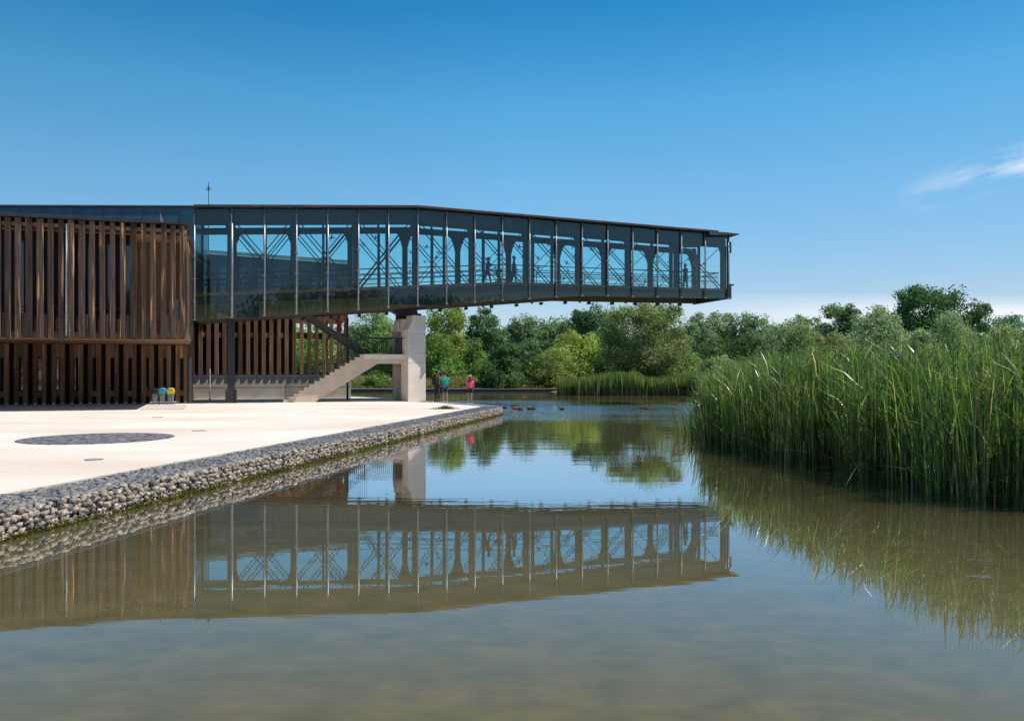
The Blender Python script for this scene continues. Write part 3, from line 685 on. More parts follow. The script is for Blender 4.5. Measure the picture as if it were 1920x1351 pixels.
while x < se+.1:
    build('timber_fin', MB().box(x, x+.245, 7.85, 8.02, 1.95, 5.95), 'rear', rw, bevel=.012)
    if i % 2 == 1: build('spacer_block', MB().box(x+.245, x+.475, 7.9, 8.02, 4.35, 4.65), 'rear', rw)
    x += .475; i += 1
build('rail_beam', MB().box(-5.5, se, 8.03, 8.2, 4.3, 4.7), 'darkwood', rw); build('sill_beam', MB().box(-5.5, se, 8.03, 8.25, 1.94, 2.12), 'darkwood', rw)
build('terrace_post', MB().box(5.6, 5.8, 12, 12.2, .4, 5.7).box(6.7, 6.9, 14, 14.2, .4, 5.7), 'darkwood', rw)
# mast on its roof
am = B(sp(391, 10.5), 10.5, 0); sA = sp(391, 10.5); zA = ztr(sA)
an = root('antenna_mast', 'thin antenna mast rising above the roofline', 'antenna', sA, 10.5, zA)
ztop = 2.1 + (698-341)*am.y/1500; zh = 2.1 + (698-355)*am.y/1500
build('mast', MB().tube((sA, 10.5, zA), (sA, 10.5, ztop), .035, .018, n=6), 'dsteel', an)
build('crossarm', MB().box(sA-.18, sA+.18, 10.47, 10.53, zh-.02, zh+.02).box(sA-.10, sA+.10, 10.46, 10.54, zh+.10, zh+.13).box(sA-.03, sA+.03, 10.4, 10.6, zh-.1, zh+.2), 'dsteel', an)

# ------------------------------------------------------------------ metal-clad hall that continues the gallery to the left
hall = root('metal_clad_hall', 'blue-grey metal clad hall rising behind the timber fin facade', 'building', -10, 3, .4)
build('wall', MB().prism([(-30, 5.2), (-1.93, 5.2), (-1.93, zr(-1.93)-.08), (-30, zr(-30)-.08)][::-1], 0, 9).box(-30, -2.1, 0, .15, 3.6, 5.2), 'clad', hall)
build('corner_post', MB().box(sp(351, -.1), sp(361.5, -.1), -.14, -.005, 3.95, 9.05), 'darkwood', hall)
build('roof_edge', MB().prism([(-30, zr(-30)-.08), (-1.91, zr(-1.91)-.08), (-1.91, zr(-1.91)), (-30, zr(-30))][::-1], -.12, 9), 'roofm', hall)
sm = MB()
for x in np.arange(-13, -2, .95): sm.box(x, x+.025, -.03, -.002, 8.6, zr(x)-.085)
build('cladding_seam', sm, 'roofm', hall)
build('corner_glass', MB().box(-2.6, -1.95, -.05, -.035, 5, zr(-2)-.2), 'glass', hall)

# ------------------------------------------------------------------ timber fin pavilion
pv = root('timber_pavilion', 'two-storey pavilion faced with weathered upright timber fins', 'building', -8, 1, .4)
tF = -7.04; sE = sp(349, tF)
sE2 = -2.14
f_ = lambda t: sE + (sE2-sE)*(t-tF)/(-.1-tF)
def quadslab(b, t0, t1, z0, z1, ex=0.0):
    f = lambda t: sE + (sE2-sE)*(t-tF)/(-.1-tF) + ex
    return MB().zprism([(-30, t0), (f(t0), t0), (f(t1), t1), (-30, t1)], z0, z1)
build('floor_slab', quadslab(0, tF+.25, 1.7, 3.62, 3.9), 'fin_low', pv)
lip = MB()
sq_ = -11.4
build('soffit_board', MB().box(-30, sE-.05, tF+.2, tF+.9, 3.585, 3.615), 'fin_low', pv)
build('ceiling', quadslab(0, tF+.2, -.15, 8.45, 8.6), 'warm', pv)
rfp = build('roof', quadslab(0, tF-.12, -.2, 8.78, 8.86, .10), 'dsteel', pv)
s3 = sp(300, tF)
build('roof_flashing', MB().prism([(-30, 8.862), (s3, 8.862), (s3, 8.98), (-30, 9.02)], tF+.1, -.3), 'roofm', rfp)
vf = MB().prism([(s3-.02, 8.87), (s3+.14, 8.87), (s3+.06, 9.12), (s3-.0, 9.28)], tF+.1, tF+.16)
build('roof_vent', vf, 'steel', rfp)
build('head_beam', MB().box(-30, sE, tF+.22, tF+.4, 8.35, 8.66), 'fin', pv)
# recessed glazing and warm timber porch on the right
sW = sp(243, -5.6)
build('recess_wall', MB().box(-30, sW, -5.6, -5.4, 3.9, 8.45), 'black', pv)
for px, w in ((-6, .5), (40, .3), (82, .28), (124, .3), (160, .35), (200, .35), (231, .3)):
    x = sp(px, -5.65); wo = build('window', MB().box(x-.05, x+w+.05, -5.66, -5.6, 4.7, 8.0), 'dsteel', pv)
    build('pane', MB().box(x, x+w, -5.68, -5.661, 4.75, 7.95), 'window', wo)
build('porch_wall', MB().box(sW, f_(-3.5)-.14, -3.6, -3.45, 3.9, 8.45), 'warm', pv)
build('porch_side_wall', MB().box(sW-.1, sW, -5.4, -3.6, 3.9, 8.45), 'warm', pv)
build('end_wall', MB().zprism([(f_(-4.6)-.12, -4.6), (f_(-4.6)-.01, -4.6), (f_(-.2)-.01, -.2), (f_(-.2)-.12, -.2)], 3.9, 8.45), 'fin', pv)
build('door', MB().box(sp(318, -3.6), sp(331, -3.6)+.1, -3.66, -3.6, 3.9, 5.7), 'pane_white', pv)
bx = sp(320, -6.4)
build('ceiling_grille', MB().box(*(lambda a: (a, a+1.1))(sp(305, -6)), -6.3, -5.0, 8.40, 8.447), 'fin', pv)
for z in (4.9, 5.3, 5.7): pass
rlp = MB()
for z in (4.62, 4.95): rlp.tube((-14, tF+.35, z), (sE-.1, tF+.35, z), .02)
build('handrail', rlp, 'railm', pv)
fins = [-3, 14.4, 34.4, 54.4, 75.5, 94.4, 114.4, 133, 153, 173, 192, 211, 230, 250, 269, 286, 305.5, 324.5, 342]
for i, px in enumerate(fins):
    s = sp(px, tF); dz = random.uniform(-.07, .04); w1_, w2_, tl_ = random.uniform(.095, .135), random.uniform(.095, .135), random.uniform(-.02, .02)
    build('timber_fin', MB().prism([(s-w1_, 3.62+dz), (s+w2_, 3.62+dz), (s+w2_+tl_, 8.76), (s-w1_+tl_, 8.76)][::-1], tF-.05+random.uniform(-.03, .03), tF+.09), 'fin', pv, bevel=.014)
    if i < len(fins)-1 and i % 2 == (0 if px < 340 else 1):
        s2 = sp(fins[i+1], tF)
        build('apron_panel', MB().box(s+.126, s2-.126, tF+.0, tF+.12, 3.7, 4.66), 'fin', pv)
    elif i < len(fins)-1:
        s2 = sp(fins[i+1], tF)
        build('apron_panel', MB().box(s+.126, s2-.126, tF+.3, tF+.36, 3.62, 4.5), 'fin_low', pv)
for j in range(1, 24):                                       # the facade runs on to the left
    s = sp(fins[0], tF) - .555*j
    build('timber_fin', MB().box(s-.12, s+.12, tF-.05, tF+.09, 3.6, 8.76), 'fin', pv, bevel=.014)
sd = sp(125, tF)
build('drainpipe', MB().tube((sd, tF-.02, 3.7), (sd, tF-.02, 8.6), .05, n=10), 'steel', pv, smooth=True)
for t_ in (tF+.45, tF+2.4): build('end_fin', MB().box(f_(t_)-.10, f_(t_)+.0, t_, t_+.24, 3.6, 8.7), 'fin', pv)
# ground floor: H-shaped timber units in the shade of the overhang
tL = 1.3
build('ground_floor_wall', MB().box(-30, -2.3, 3.2, 3.4, .4, 3.6), 'black', pv)  # near-black backing imitates the unlit interior seen through the gaps
gaps = [sp(22, tL), sp(325.5, tL)]; per = (gaps[1]-gaps[0])/9
for i in range(-8, 10):
    g0 = gaps[0] + i*per
    w = per*.235
    a0 = g0 + per*.11
    for x in (a0, a0+w+per*.235):
        build('ground_floor_fin', MB().box(x, x+w+.02, tL, tL+.16, .52, 3.6), 'fin_low', pv, bevel=.012)
        build('fin_shoe', MB().box(x+.04, x+w-.02, tL+.03, tL+.13, .4, .52), 'steel', pv)
    build('spacer_block', MB().box(a0+w+.02, a0+w+per*.235, tL+.02, tL+.14, 2.9, 3.6), 'fin_low', pv)
    build('spacer_block', MB().box(a0+w+.02, a0+w+per*.235, tL+.02, tL+.14, .82, 1.12), 'fin_low', pv)
    build('window', MB().box(g0-.1, g0+.14, 3.12, 3.19, .9, 3.2), 'window', pv)
build('corner_panel', MB().box(sp(354, tL), sp(360, tL), tL-.05, tL+.3, .4, 2.95), pm('corner_grey', (.10, .11, .13), (.08, .09, .11), rough=.5), pv)
build('corner_post', MB().box(sp(354, tL)-.02, sp(361, tL)+.05, tL+.02, tL+.5, 2.951, 9), 'darkwood', pv)
build('brace_rod', MB().tube((sp(346, -6.2), -6.2, 4.4), (sp(357, -3), -3, 3.7), .05), 'steel', pv)

# ------------------------------------------------------------------ litter bins
def bin_(px, lidc, nm, lab, openlid=False):
    s = sp(px, .35); r_ = root('litter_bin', lab, 'litter bin', s, .35, .4, 'recycling bins by the timber facade'); m = MB()
    body = [(.15, .14), (.165, .2), (.20, .68)]
    w0, w1 = .11, .15
    m.add([(s-w0, .2, .56), (s+w0, .2, .56), (s+w0, .5, .56), (s-w0, .5, .56), (s-w1, .15, 1.0), (s+w1, .15, 1.0), (s+w1, .55, 1.0), (s-w1, .55, 1.0)],
          [(0,3,2,1),(4,5,6,7),(0,1,5,4),(1,2,6,5),(2,3,7,6),(3,0,4,7)])
    build('body', m, pm('bin_grey', (.20, .205, .23), (.17, .175, .20), rough=.5), r_, bevel=.012)
    lm = flat(nm+'_plastic', lidc, .45)
    c = MB(); c.add([(s-w1-.02, .13, .96), (s+w1+.02, .13, .96), (s+w1+.02, .57, .96), (s-w1-.02, .57, .96), (s-w1-.03, .12, 1.12), (s+w1+.03, .12, 1.12), (s+w1+.03, .58, 1.12), (s-w1-.03, .58, 1.12)],
          [(0,3,2,1),(4,5,6,7),(0,1,5,4),(1,2,6,5),(2,3,7,6),(3,0,4,7)])
    build('collar', c, lm, r_, bevel=.01)
    lid = MB()
    pr = [(-w1-.03, 1.121), (w1+.03, 1.121), (w1+.01, 1.22), (w1-.08, 1.28), (-w1+.08, 1.28), (-w1-.01, 1.22)]
    lid.prism([(s+a_, b_) for a_, b_ in pr], .13, .57)
    if openlid: lid.box(s-w1-.22, s-w1-.0, .2, .5, 1.13, 1.17)
    l_ = build('lid', lid, lm, r_, bevel=.015)
    build('handle', MB().tube((s-.1, .12, 1.2), (s+.1, .12, 1.2), .012), 'steel', l_)
    b_ = MB().box(s-.24, s+.24, .1, .6, .50, .555)
    for a_ in (-.2, .17):
        b_.box(s+a_, s+a_+.03, .14, .17, .4, .50); b_.box(s+a_, s+a_+.03, .53, .56, .4, .50)
    build('base', b_, pm('bin_base', (.34, .35, .36), (.28, .29, .3), rough=.6), r_)
    return r_
bin_(291.5, (.03, .025, .025), 'black', 'grey litter bin with black collar and lid', True)
bin_(305, (.02, .33, .50), 'blue', 'grey litter bin with blue collar and lid')
bin_(320.5, (.62, .50, .03), 'yellow', 'grey litter bin with yellow collar and lid')

# ------------------------------------------------------------------ vegetation
def tri_col(base, n, spread=.22, hue=.12):
    c = np.array(base)[None]*rng.uniform(1-spread, 1+spread, (n, 1)); c = c*(1+rng.normal(0, hue*.5, (n, 3))*np.array([[1, .5, .6]])); return np.clip(c, .005, .9)
def crown(w, h, d, z0, kind, nclump, nleaf, base, leafL, leafW, seed, droop=0.0):
    """leaf clumps spread through an envelope; returns V, F, C about the trunk base"""
    g = np.random.default_rng(seed); C, Rr = [], []
    while len(C) < nclump:
        p = g.uniform(-1, 1, 3)
        if kind == 'cone':
            fz = (p[2]+1)/2; rad = (1-fz)**1.0*(.55+.45*min(1, fz*6+.5)); rr = math.hypot(p[0], p[1])
            if rr > rad or (rr < rad*.45 and g.random() < .6): continue
        elif kind == 'shrub':
            fz = (p[2]+1)/2; rad = math.sqrt(max(0, 1-fz**2.4)); rr = math.hypot(p[0], p[1])
            if rr > rad or (rr < rad*.5 and fz < .75 and g.random() < .7): continue
        else:
            q = np.array([p[0], p[1], p[2]]); rr = np.linalg.norm(q)
            lob = 1 + .16*math.sin(3*math.atan2(p[1], p[0])+seed) + .13*math.sin(5*p[2]+seed*2)
            if rr > lob*.97 or (rr < .5 and g.random() < .75): continue
        C.append(p); Rr.append(g.uniform(.6, 1.35))
    C = np.array(C)*np.array([w/2, d/2, h/2]) + np.array([0, 0, z0+h/2]); Rr = np.array(Rr)
    rc = .62*(w*d*h/nclump)**(1/3)*Rr*(1.25*(1.0 if kind != 'poplar' else .95))
    if kind == 'cone': rc = rc*.72*(1.25-.75*(C[:, 2]-z0)/h)
    per = max(8, nleaf//nclump); idx = np.repeat(np.arange(nclump), per); n = len(idx)
    dr = g.normal(size=(n, 3)); dr /= np.linalg.norm(dr, axis=1)[:, None]
    rad = g.random(n)**.45
    P = C[idx] + dr*(rc[idx]*rad)[:, None]*np.array([1, 1, .78 if kind != 'willow' else 1.0])
    P[:, 2] = np.maximum(P[:, 2], .05)
    # orientation follows the clump surface loosely so the light models each clump
    a_ = g.normal(size=(n, 3)); a_ -= (a_*dr).sum(1)[:, None]*dr*.75
    if droop: a_[:, 2] = -np.abs(a_[:, 2])-droop
    a_ /= np.linalg.norm(a_, axis=1)[:, None]+1e-9
    nb = dr + g.normal(0, .55, (n, 3)); b_ = np.cross(a_, nb); b_ /= np.linalg.norm(b_, axis=1)[:, None]+1e-9
    Lh = (leafL*g.uniform(.6, 1.3, n))[:, None]; Wh = (leafW*g.uniform(.7, 1.25, n))[:, None]
    V = np.stack([P-a_*Lh, P+b_*Wh, P+a_*Lh, P-b_*Wh], 1).reshape(-1, 3)
    cc = np.array(base)[None]*g.uniform(.78, 1.22, (nclump, 1))*(1+g.normal(0, .07, (nclump, 3))*np.array([[1.2, .4, .8]]))
    col = cc[idx]*g.uniform(.7, 1.3, (n, 1))
    return V, np.arange(4*n).reshape(n, 4), np.clip(col, .004, .9), C
TREE_GROUP = 'trees and bushes beyond the pond'
def tree(name, label, px, pt, half, Y, kind, base, pb=None, dens=1.0, leaf=1.0, cat='tree', droop=0.0, grp=TREE_GROUP):
    X = (px-960)/1500.*Y; zg = float(land(np.array(X), np.array(Y))); ztop = 2.1 + (698-pt)*Y/1500.; w = 2*half*Y/1500.
    H = ztop-zg; z0 = H*.05 if pb is None else max(.02*H, 2.1+(698-pb)*Y/1500.-zg)
    if kind in ('shrub', 'cone', 'willow'): z0 = min(z0, .25) if pb is None else z0
    hh = H-z0; d = w*.9
    area = w*hh; s = Y/95.*leaf
    nleaf = int(np.clip(area*200*dens/(s*s), 1500, 26000)); ncl = int(np.clip(area*1.25, 26, 150))
    if kind == 'poplar': ncl = int(ncl*1.2)
    base = tuple(min(.5, x*f) for x, f in zip(base, (2.9, 2.9, 3.1)))
    V, F, C_, cc = crown(w, hh, d, z0, kind, ncl, nleaf, base, .175*s, .082*s if kind != 'willow' else .055*s, random.randrange(1 << 30), droop)
    rt = wroot(name, label, cat, (X, Y, zg), 0, grp)
    c = npmesh('crown', V, F, 'leaf', C_); c.parent = rt
    m = MB(); tr = max(.06, w*.022)
    lean = random.uniform(-.03, .03)*H
    pts = [Vector((lean*i/5, 0, (z0+hh*.62)*i/5)) for i in range(6)]
    for i in range(5): m.tube(pts[i]-Vector((0, 0, .1 if i == 0 else 0)), pts[i+1], tr*(1-i*.14), tr*(1-(i+1)*.14), n=7, caps=False)
    for q in cc[::max(1, len(cc)//14)]:
        st_ = pts[random.randint(1, 4)]; mid = (st_+Vector(q))/2 + Vector((0, 0, .05*H))
        m.tube(st_, mid, tr*.42, tr*.28, n=5, caps=False); m.tube(mid, Vector(q), tr*.28, tr*.08, n=5, caps=False)
    build('trunk', m, 'bark', rt, smooth=True)
    return rt
GO = (.065, .095, .028); SG = (.088, .115, .060); DK = (.030, .056, .020); YG = (.150, .180, .030); MG = (.060, .098, .026); OL = (.085, .100, .030); BG = (.06, .085, .055)
# nearest the water
tree('conical_tree', 'dark green cone-shaped tree at the water edge right of the pink shirt', 944, 602, 44, 90, 'cone', (.036, .064, .020), dens=1.7)
tree('round_shrub', 'rounded olive shrub at the far water edge beside the reed belt', 1031, 665, 36, 90, 'shrub', (.075, .088, .026), cat='shrub', dens=1.3)
tree('willow_tree', 'broad olive willow rising behind the far reeds under the gallery tip', 1214, 566, 74, 79.5, 'round', (.085, .10, .040), pb=706, dens=1.5, leaf=.95)
tree('willow_tree', 'low bushy yellow-green willow at the right foot of the broad willow', 1270, 652, 42, 90, 'shrub', (.10, .12, .038), cat='bush', dens=1.2)
tree('willow_shrub', 'small feathery grey-green shrub left of the tall reed bed', 1348, 662, 36, 72, 'shrub', (.10, .12, .05), cat='shrub', dens=1.2)
tree('round_shrub', 'small dark shrub in the dry meadow seen under the stair', 708, 700, 24, 90, 'shrub', (.06, .085, .022), cat='shrub')
# middle row
tree('willow_tree', 'pale grey-green willow seen between the stair railing and the pier', 702, 577, 46, 112, 'round', (.095, .135, .060), dens=1.2)
tree('broadleaf_tree', 'mid green tree low behind the landing railing', 735, 622, 40, 104, 'round', GO, dens=1.2)
tree('broadleaf_tree', 'tall yellow-olive tree right beside the pier', 838, 577, 46, 112, 'round', (.085, .110, .022), dens=1.3)
tree('broadleaf_tree', 'leafy mid green tree low to the right of the pier', 822, 632, 44, 103, 'shrub', (.075, .115, .024), dens=1.2)
tree('broadleaf_tree', 'dark green crown just under the gallery left of the open sky', 907, 570, 34, 118, 'round', (.04, .07, .028), dens=1.3)
tree('broadleaf_tree', 'bushy green tree between the pier and the conical tree', 885, 640, 34, 104, 'shrub', (.065, .10, .026), dens=1.2)
tree('grey_green_tree', 'grey-green tree behind the right shoulder of the conical tree', 985, 598, 32, 122, 'round', (.075, .105, .060), dens=1.2)
tree('grey_green_tree', 'grey-green tree just left of the dark pointed tree', 1038, 598, 34, 126, 'round', (.08, .11, .058), dens=1.2)
tree('pointed_tree', 'dark blue-green pointed tree standing against the sky mid picture', 1108, 565, 33, 122, 'poplar', (.038, .070, .038), pb=668, dens=1.6)
tree('yellow_green_tree', 'bright yellow-green round tree nearest the dark pointed tree', 1086, 622, 50, 106, 'round', (.120, .145, .030), dens=1.4)
tree('yellow_green_tree', 'smaller yellow-green tree behind the rounded olive shrub', 1046, 640, 32, 100, 'shrub', (.105, .13, .032), dens=1.2)
tree('dark_bush', 'dark green bush behind the conical tree and olive shrub', 1000, 632, 26, 102, 'shrub', (.04, .07, .022), cat='bush')
tree('grey_green_tree', 'first silvery tree right of the broad willow on the skyline', 1312, 587, 34, 128, 'poplar', (.08, .11, .065), pb=668, dens=1.1)
tree('grey_green_tree', 'second silvery tree right of the broad willow on the skyline', 1362, 589, 34, 132, 'poplar', (.085, .115, .07), pb=668, dens=1.1)
tree('grey_green_tree', 'third silvery tree right of the broad willow with light gaps', 1412, 587, 36, 130, 'poplar', (.08, .11, .06), pb=668, dens=1.1)
tree('dark_bush', 'dark spreading bush mass right of the broad willow', 1330, 632, 48, 104, 'shrub', (.04, .062, .020), cat='bush', dens=1.3)
tree('dark_bush', 'dark bush below the silvery round willow', 1405, 628, 42, 102, 'shrub', (.045, .066, .024), cat='bush', dens=1.3)
tree('silver_willow', 'large round silver-green willow left of centre in the right treeline', 1478, 607, 66, 98, 'shrub', (.095, .115, .062), dens=1.4, droop=.3)
tree('olive_bush', 'olive bush half hidden by reeds below the round silver willow', 1548, 622, 52, 92, 'shrub', (.088, .10, .042), cat='bush', dens=1.3)
tree('grey_green_tree', 'pale tree in the skyline dip left of the wooded group', 1510, 590, 36, 136, 'poplar', (.085, .115, .060), pb=668, dens=1.1)
tree('broadleaf_tree', 'grey-green rounded tree at the left of the large poplar group', 1578, 576, 38, 118, 'poplar', (.060, .095, .045), pb=672, dens=1.4)
tree('silver_willow', 'pale silvery willow crown directly left of the dark poplar', 1648, 580, 56, 108, 'round', (.105, .13, .075), dens=1.4, droop=.3)
tree('dark_poplar', 'tallest dark green poplar on the right skyline', 1738, 543, 72, 116, 'poplar', (.028, .058, .022), pb=668, dens=1.5)
tree('dark_poplar', 'smaller dark poplar on the right shoulder of the tallest one', 1828, 570, 32, 116, 'poplar', (.030, .06, .026), pb=668, dens=1.4)
tree('silver_willow', 'upright silver willow in front of the tallest dark poplar', 1782, 588, 38, 100, 'willow', (.115, .14, .08), dens=1.4, droop=.5)
tree('silver_willow', 'small silver willow between two larger ones above the reeds', 1726, 612, 26, 96, 'shrub', (.10, .125, .07), dens=1.3, droop=.4)
tree('grey_green_tree', 'hazy blue-green tree at the right edge of the treeline', 1890, 592, 44, 150, 'poplar', (.07, .11, .085), pb=668, dens=1.1)
tree('olive_bush', 'pale olive bush above the reeds at the right edge', 1880, 620, 44, 96, 'shrub', (.10, .125, .055), cat='bush', dens=1.2)
tree('dark_bush', 'dark bush under the silver willows above the reeds', 1640, 640, 60, 94, 'shrub', (.05, .072, .03), cat='bush', dens=1.2)
tree('dark_bush', 'dark green bush filling the gap left of the broad willow', 1142, 650, 30, 97, 'shrub', (.045, .07, .022), cat='bush')
tree('broadleaf_tree', 'green tree seen through the timber fins right of the column', 575, 610, 50, 108, 'round', (.10, .15, .04), dens=1.0)
tree('broadleaf_tree', 'dark tree seen through the fins left of the column', 450, 620, 70, 108, 'round', (.05, .08, .03), dens=.8)
# far wood as one mass
V, F, Cc, _ = crown(210, 9.5, 22, 0, 'shrub', 800, 120000, (.15, .20, .11), .36, .19, 5)
V[:, 0] += 38; V[:, 1] += 158; V[:, 2] += 1.4
V[:, 2] += 1.4*np.sin(V[:, 0]*.11)+.8*np.sin(V[:, 0]*.37+1)
V2, F2, C2, _ = crown(300, 3.6, 12, 0, 'shrub', 420, 42000, (.12, .17, .06), .30, .15, 8)
V2[:, 0] += 40; V2[:, 1] += 134; V2[:, 2] += 1.0
V3, F3, C3, _ = crown(190, 14.5, 14, 0, 'shrub', 300, 34000, (.07, .10, .04), .6, .34, 9)
V3[:, 0] += 45; V3[:, 1] += -36; V3[:, 2] += .3
bw_ = npmesh('bank_wood', V3, F3, 'leaf', C3); tag(bw_, 'wood on the near bank mirrored in the gallery glass', 'wood', kind='stuff')
fw = npmesh('distant_wood', np.vstack([V, V2]), np.vstack([F, F2+len(V)]), 'leaf', np.vstack([Cc, C2])); tag(fw, 'distant dark green wood behind the whole treeline', 'wood', kind='stuff')

def blades(xy, zg, h, wd, lean, cols, seg=3, wind=(-.25, .0), tipbend=.35):
    n = len(xy); ang = rng.uniform(0, 2*math.pi, n); dirx, diry = np.cos(ang), np.sin(ang)
    lx = dirx*lean + wind[0]*lean*1.2; ly = diry*lean + wind[1]*lean
    fa = rng.uniform(0, math.pi, n); wx, wy = np.cos(fa)*wd/2, np.sin(fa)*wd/2
    rows = []
    for k in range(seg+1):
        f = k/seg; bend = f + tipbend*f**3; zz = zg + h*(f - .10*lean/np.maximum(h, .1)*f*f*3)
        cx_ = xy[:, 0] + lx*bend; cy_ = xy[:, 1] + ly*bend; ww = (1.0-.05*k) if k < seg else .12
        rows.append(np.stack([cx_-wx*ww, cy_-wy*ww, zz], 1)); rows.append(np.stack([cx_+wx*ww, cy_+wy*ww, zz], 1))
    V = np.stack(rows, 1)                                   # n, 2(seg+1), 3
    base = (np.arange(n)*2*(seg+1))[:, None]
    F = np.concatenate([base + np.array([[2*k, 2*k+1, 2*k+3, 2*k+2]]) for k in range(seg)], 1).reshape(-1, 4)
    return V.reshape(-1, 3), F, (cols[:, None, :]*np.linspace(.75, 1.3, seg)[None, :, None]).reshape(-1, 3)  # blade colour is darker at the base, lighter at the tip
def join(parts):
    k = 0; Vs, Fs, Cs = [], [], []
    for V, F, C in parts: Vs.append(V); Fs.append(F+k); Cs.append(C); k += len(V)
    return np.vstack(Vs), np.vstack(Fs), np.vstack(Cs)
def reedcol(n, y=0.0):
    g1 = np.array([[.062, .118, .030]]); g2 = np.array([[.125, .180, .042]]); g3 = np.array([[.17, .20, .055]]); dr = np.array([[.34, .27, .15]])
    u_ = rng.random((n, 1)); c = np.where(u_ < .5, g1, g2); c = np.where(u_ > .88-y, g3, c); c = np.where(u_ > .955, dr, c)
    return c*rng.lognormal(0.05, .42, (n, 1))
# tall reed bed on the right: its water edge and its left edge
fx = np.array([5.25, 5.6, 6.2, 6.35, 6.65, 7.6, 9.5, 13]); fy = np.array([22.5, 19.6, 17.0, 14.6, 13.2, 12.0, 11.3, 10.6])
def inbed(x, y):
    left = np.interp(y, [10.6, 12.0, 13.2, 14.6, 17.0, 19.6, 22.5, 28, 36, 46, 60], [13, 7.6, 6.65, 6.35, 6.2, 5.6, 5.25, 6.3, 8.4, 10.8, 14.5])
    left = left + .50 + .22*np.sin(y*2.3) + .15*np.sin(y*5.1+1)
    return x - left
def sample(n, dmin, dmax, ymax=60, fmarg=1.5):
    x = rng.uniform(5, 42, n); y = rng.uniform(10.4, ymax, n); d = inbed(x, y); front = y - np.interp(x, fx, fy)
    dd = np.where(x > 5.3, np.minimum(d, np.where(x > 5.3, front, 9)), d)
    k = (d > 0) & (dd > dmin) & (dd < dmax) & (x < .66*y+fmarg)
    return np.c_[x[k], y[k]]
def tall(xy): return 2.42 + .75*(1-np.exp(-np.maximum(inbed(xy[:, 0], xy[:, 1]), 0)/3.2)) - .35*np.exp(-np.maximum(inbed(xy[:, 0], xy[:, 1]), 0)/.5)*(xy[:, 1] > 18) + .20*np.sin(xy[:, 0]*.9+xy[:, 1]*.35) + .12*np.sin(xy[:, 0]*2.7) + np.interp(xy[:, 1], [11, 16, 28, 45], [.05, .05, -.08, -.2])
parts = []
for n, a_, b_, w_, dens_seg in ((260000, 0, 1.6, .026, 4), (160000, 1.6, 4.0, .030, 3), (120000, 4, 60, .036, 3)):
    xy = sample(n, a_, b_); h = tall(xy)*rng.beta(3.6, 1.35, len(xy))*1.06; ln = rng.gamma(1.6, .085, len(xy))*h*.5
    zg = np.full(len(xy), -.12)
    wd = w_*rng.uniform(.6, 1.3, len(xy))*np.maximum(1, xy[:, 1]/24)
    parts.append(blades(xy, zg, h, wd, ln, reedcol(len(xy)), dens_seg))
# stray broken and arched leaves along the front
xy = sample(9000, 0, .5); xy = xy[:260]; hh_ = rng.uniform(.7, 1.7, len(xy)); parts.append(blades(xy, np.full(len(xy), -.05), hh_, np.full(len(xy), .014), rng.uniform(.5, 1.3, len(xy)), reedcol(len(xy), .3), 5, (-.4, -.3), .8))
# leaves that leave the stems higher up, at looser angles
for n, a_, b_, seg_ in ((150000, 0, 1.6, 2), (200000, 1.6, 12, 2)):
    xy = sample(n, a_, b_); th = tall(xy); n2 = len(xy); f = rng.beta(2.2, 1.3, n2); zg = -.1 + th*f*.86
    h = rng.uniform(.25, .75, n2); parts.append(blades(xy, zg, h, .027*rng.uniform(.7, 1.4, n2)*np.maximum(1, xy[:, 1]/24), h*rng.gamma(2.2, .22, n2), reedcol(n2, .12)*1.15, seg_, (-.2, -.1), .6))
# dead, broken stems fallen at the water's edge
xy = sample(20000, 0, .35); xy = xy[:260]; n2 = len(xy)
parts.append(blades(xy, rng.uniform(-.03, .5, n2), rng.uniform(.15, .6, n2), np.full(n2, .012), rng.uniform(.3, 1.1, n2), np.array([[.36, .29, .19]])*rng.uniform(.5, 1.1, (n2, 1)), 4, (-.5, -.4), .7))
V, F, Cc = join(parts)
rb = npmesh('tall_reed_bed', V, F, 'reed', Cc); tag(rb, 'dense bed of tall green reeds standing in the water on the right', 'reeds', kind='stuff')
print('reed faces', len(F))
# sparse stems at its left tip
n = 200; y_ = rng.uniform(21.5, 36, n); x_ = np.interp(y_, [22, 28, 36, 42], [5.25, 6.3, 8.4, 10]) + .3 - np.abs(rng.normal(0, .28, n)); xy = np.c_[x_, y_]
o = npmesh('sparse_reeds', *blades(xy, np.full(n, -.05), rng.uniform(.6, 1.5, n), np.full(n, .022), rng.uniform(.2, .6, n), reedcol(n, .2), 4), ) if False else None
V, F, Cc = blades(xy, np.full(n, -.05), rng.uniform(.5, 1.4, n), np.full(n, .022), rng.uniform(.05, .35, n), reedcol(n, .2), 4)
o = npmesh('sparse_reeds', V, F, 'reed', Cc); tag(o, 'thin scattered reed stems in the water left of the tall bed', 'reeds', kind='stuff')
# far reed belt
n = 26000; x_ = rng.uniform(4.4, 19, n); y_ = rng.uniform(72.5, 78, n); xy = np.c_[x_, y_]
h = rng.beta(5, 2, n)*2.2 + .3*np.sin(x_*.8); cols = reedcol(n)*np.array([[1.15, 1.05, 1.1]])
V, F, Cc = blades(xy, np.full(n, -.1), h, rng.uniform(.05, .10, n), rng.gamma(2, .08, n)*h*.4, cols, 2)
o = npmesh('far_reed_belt', V, F, 'reed', Cc); tag(o, 'low green reed belt along the far shore below the broad willow', 'reeds', kind='stuff')
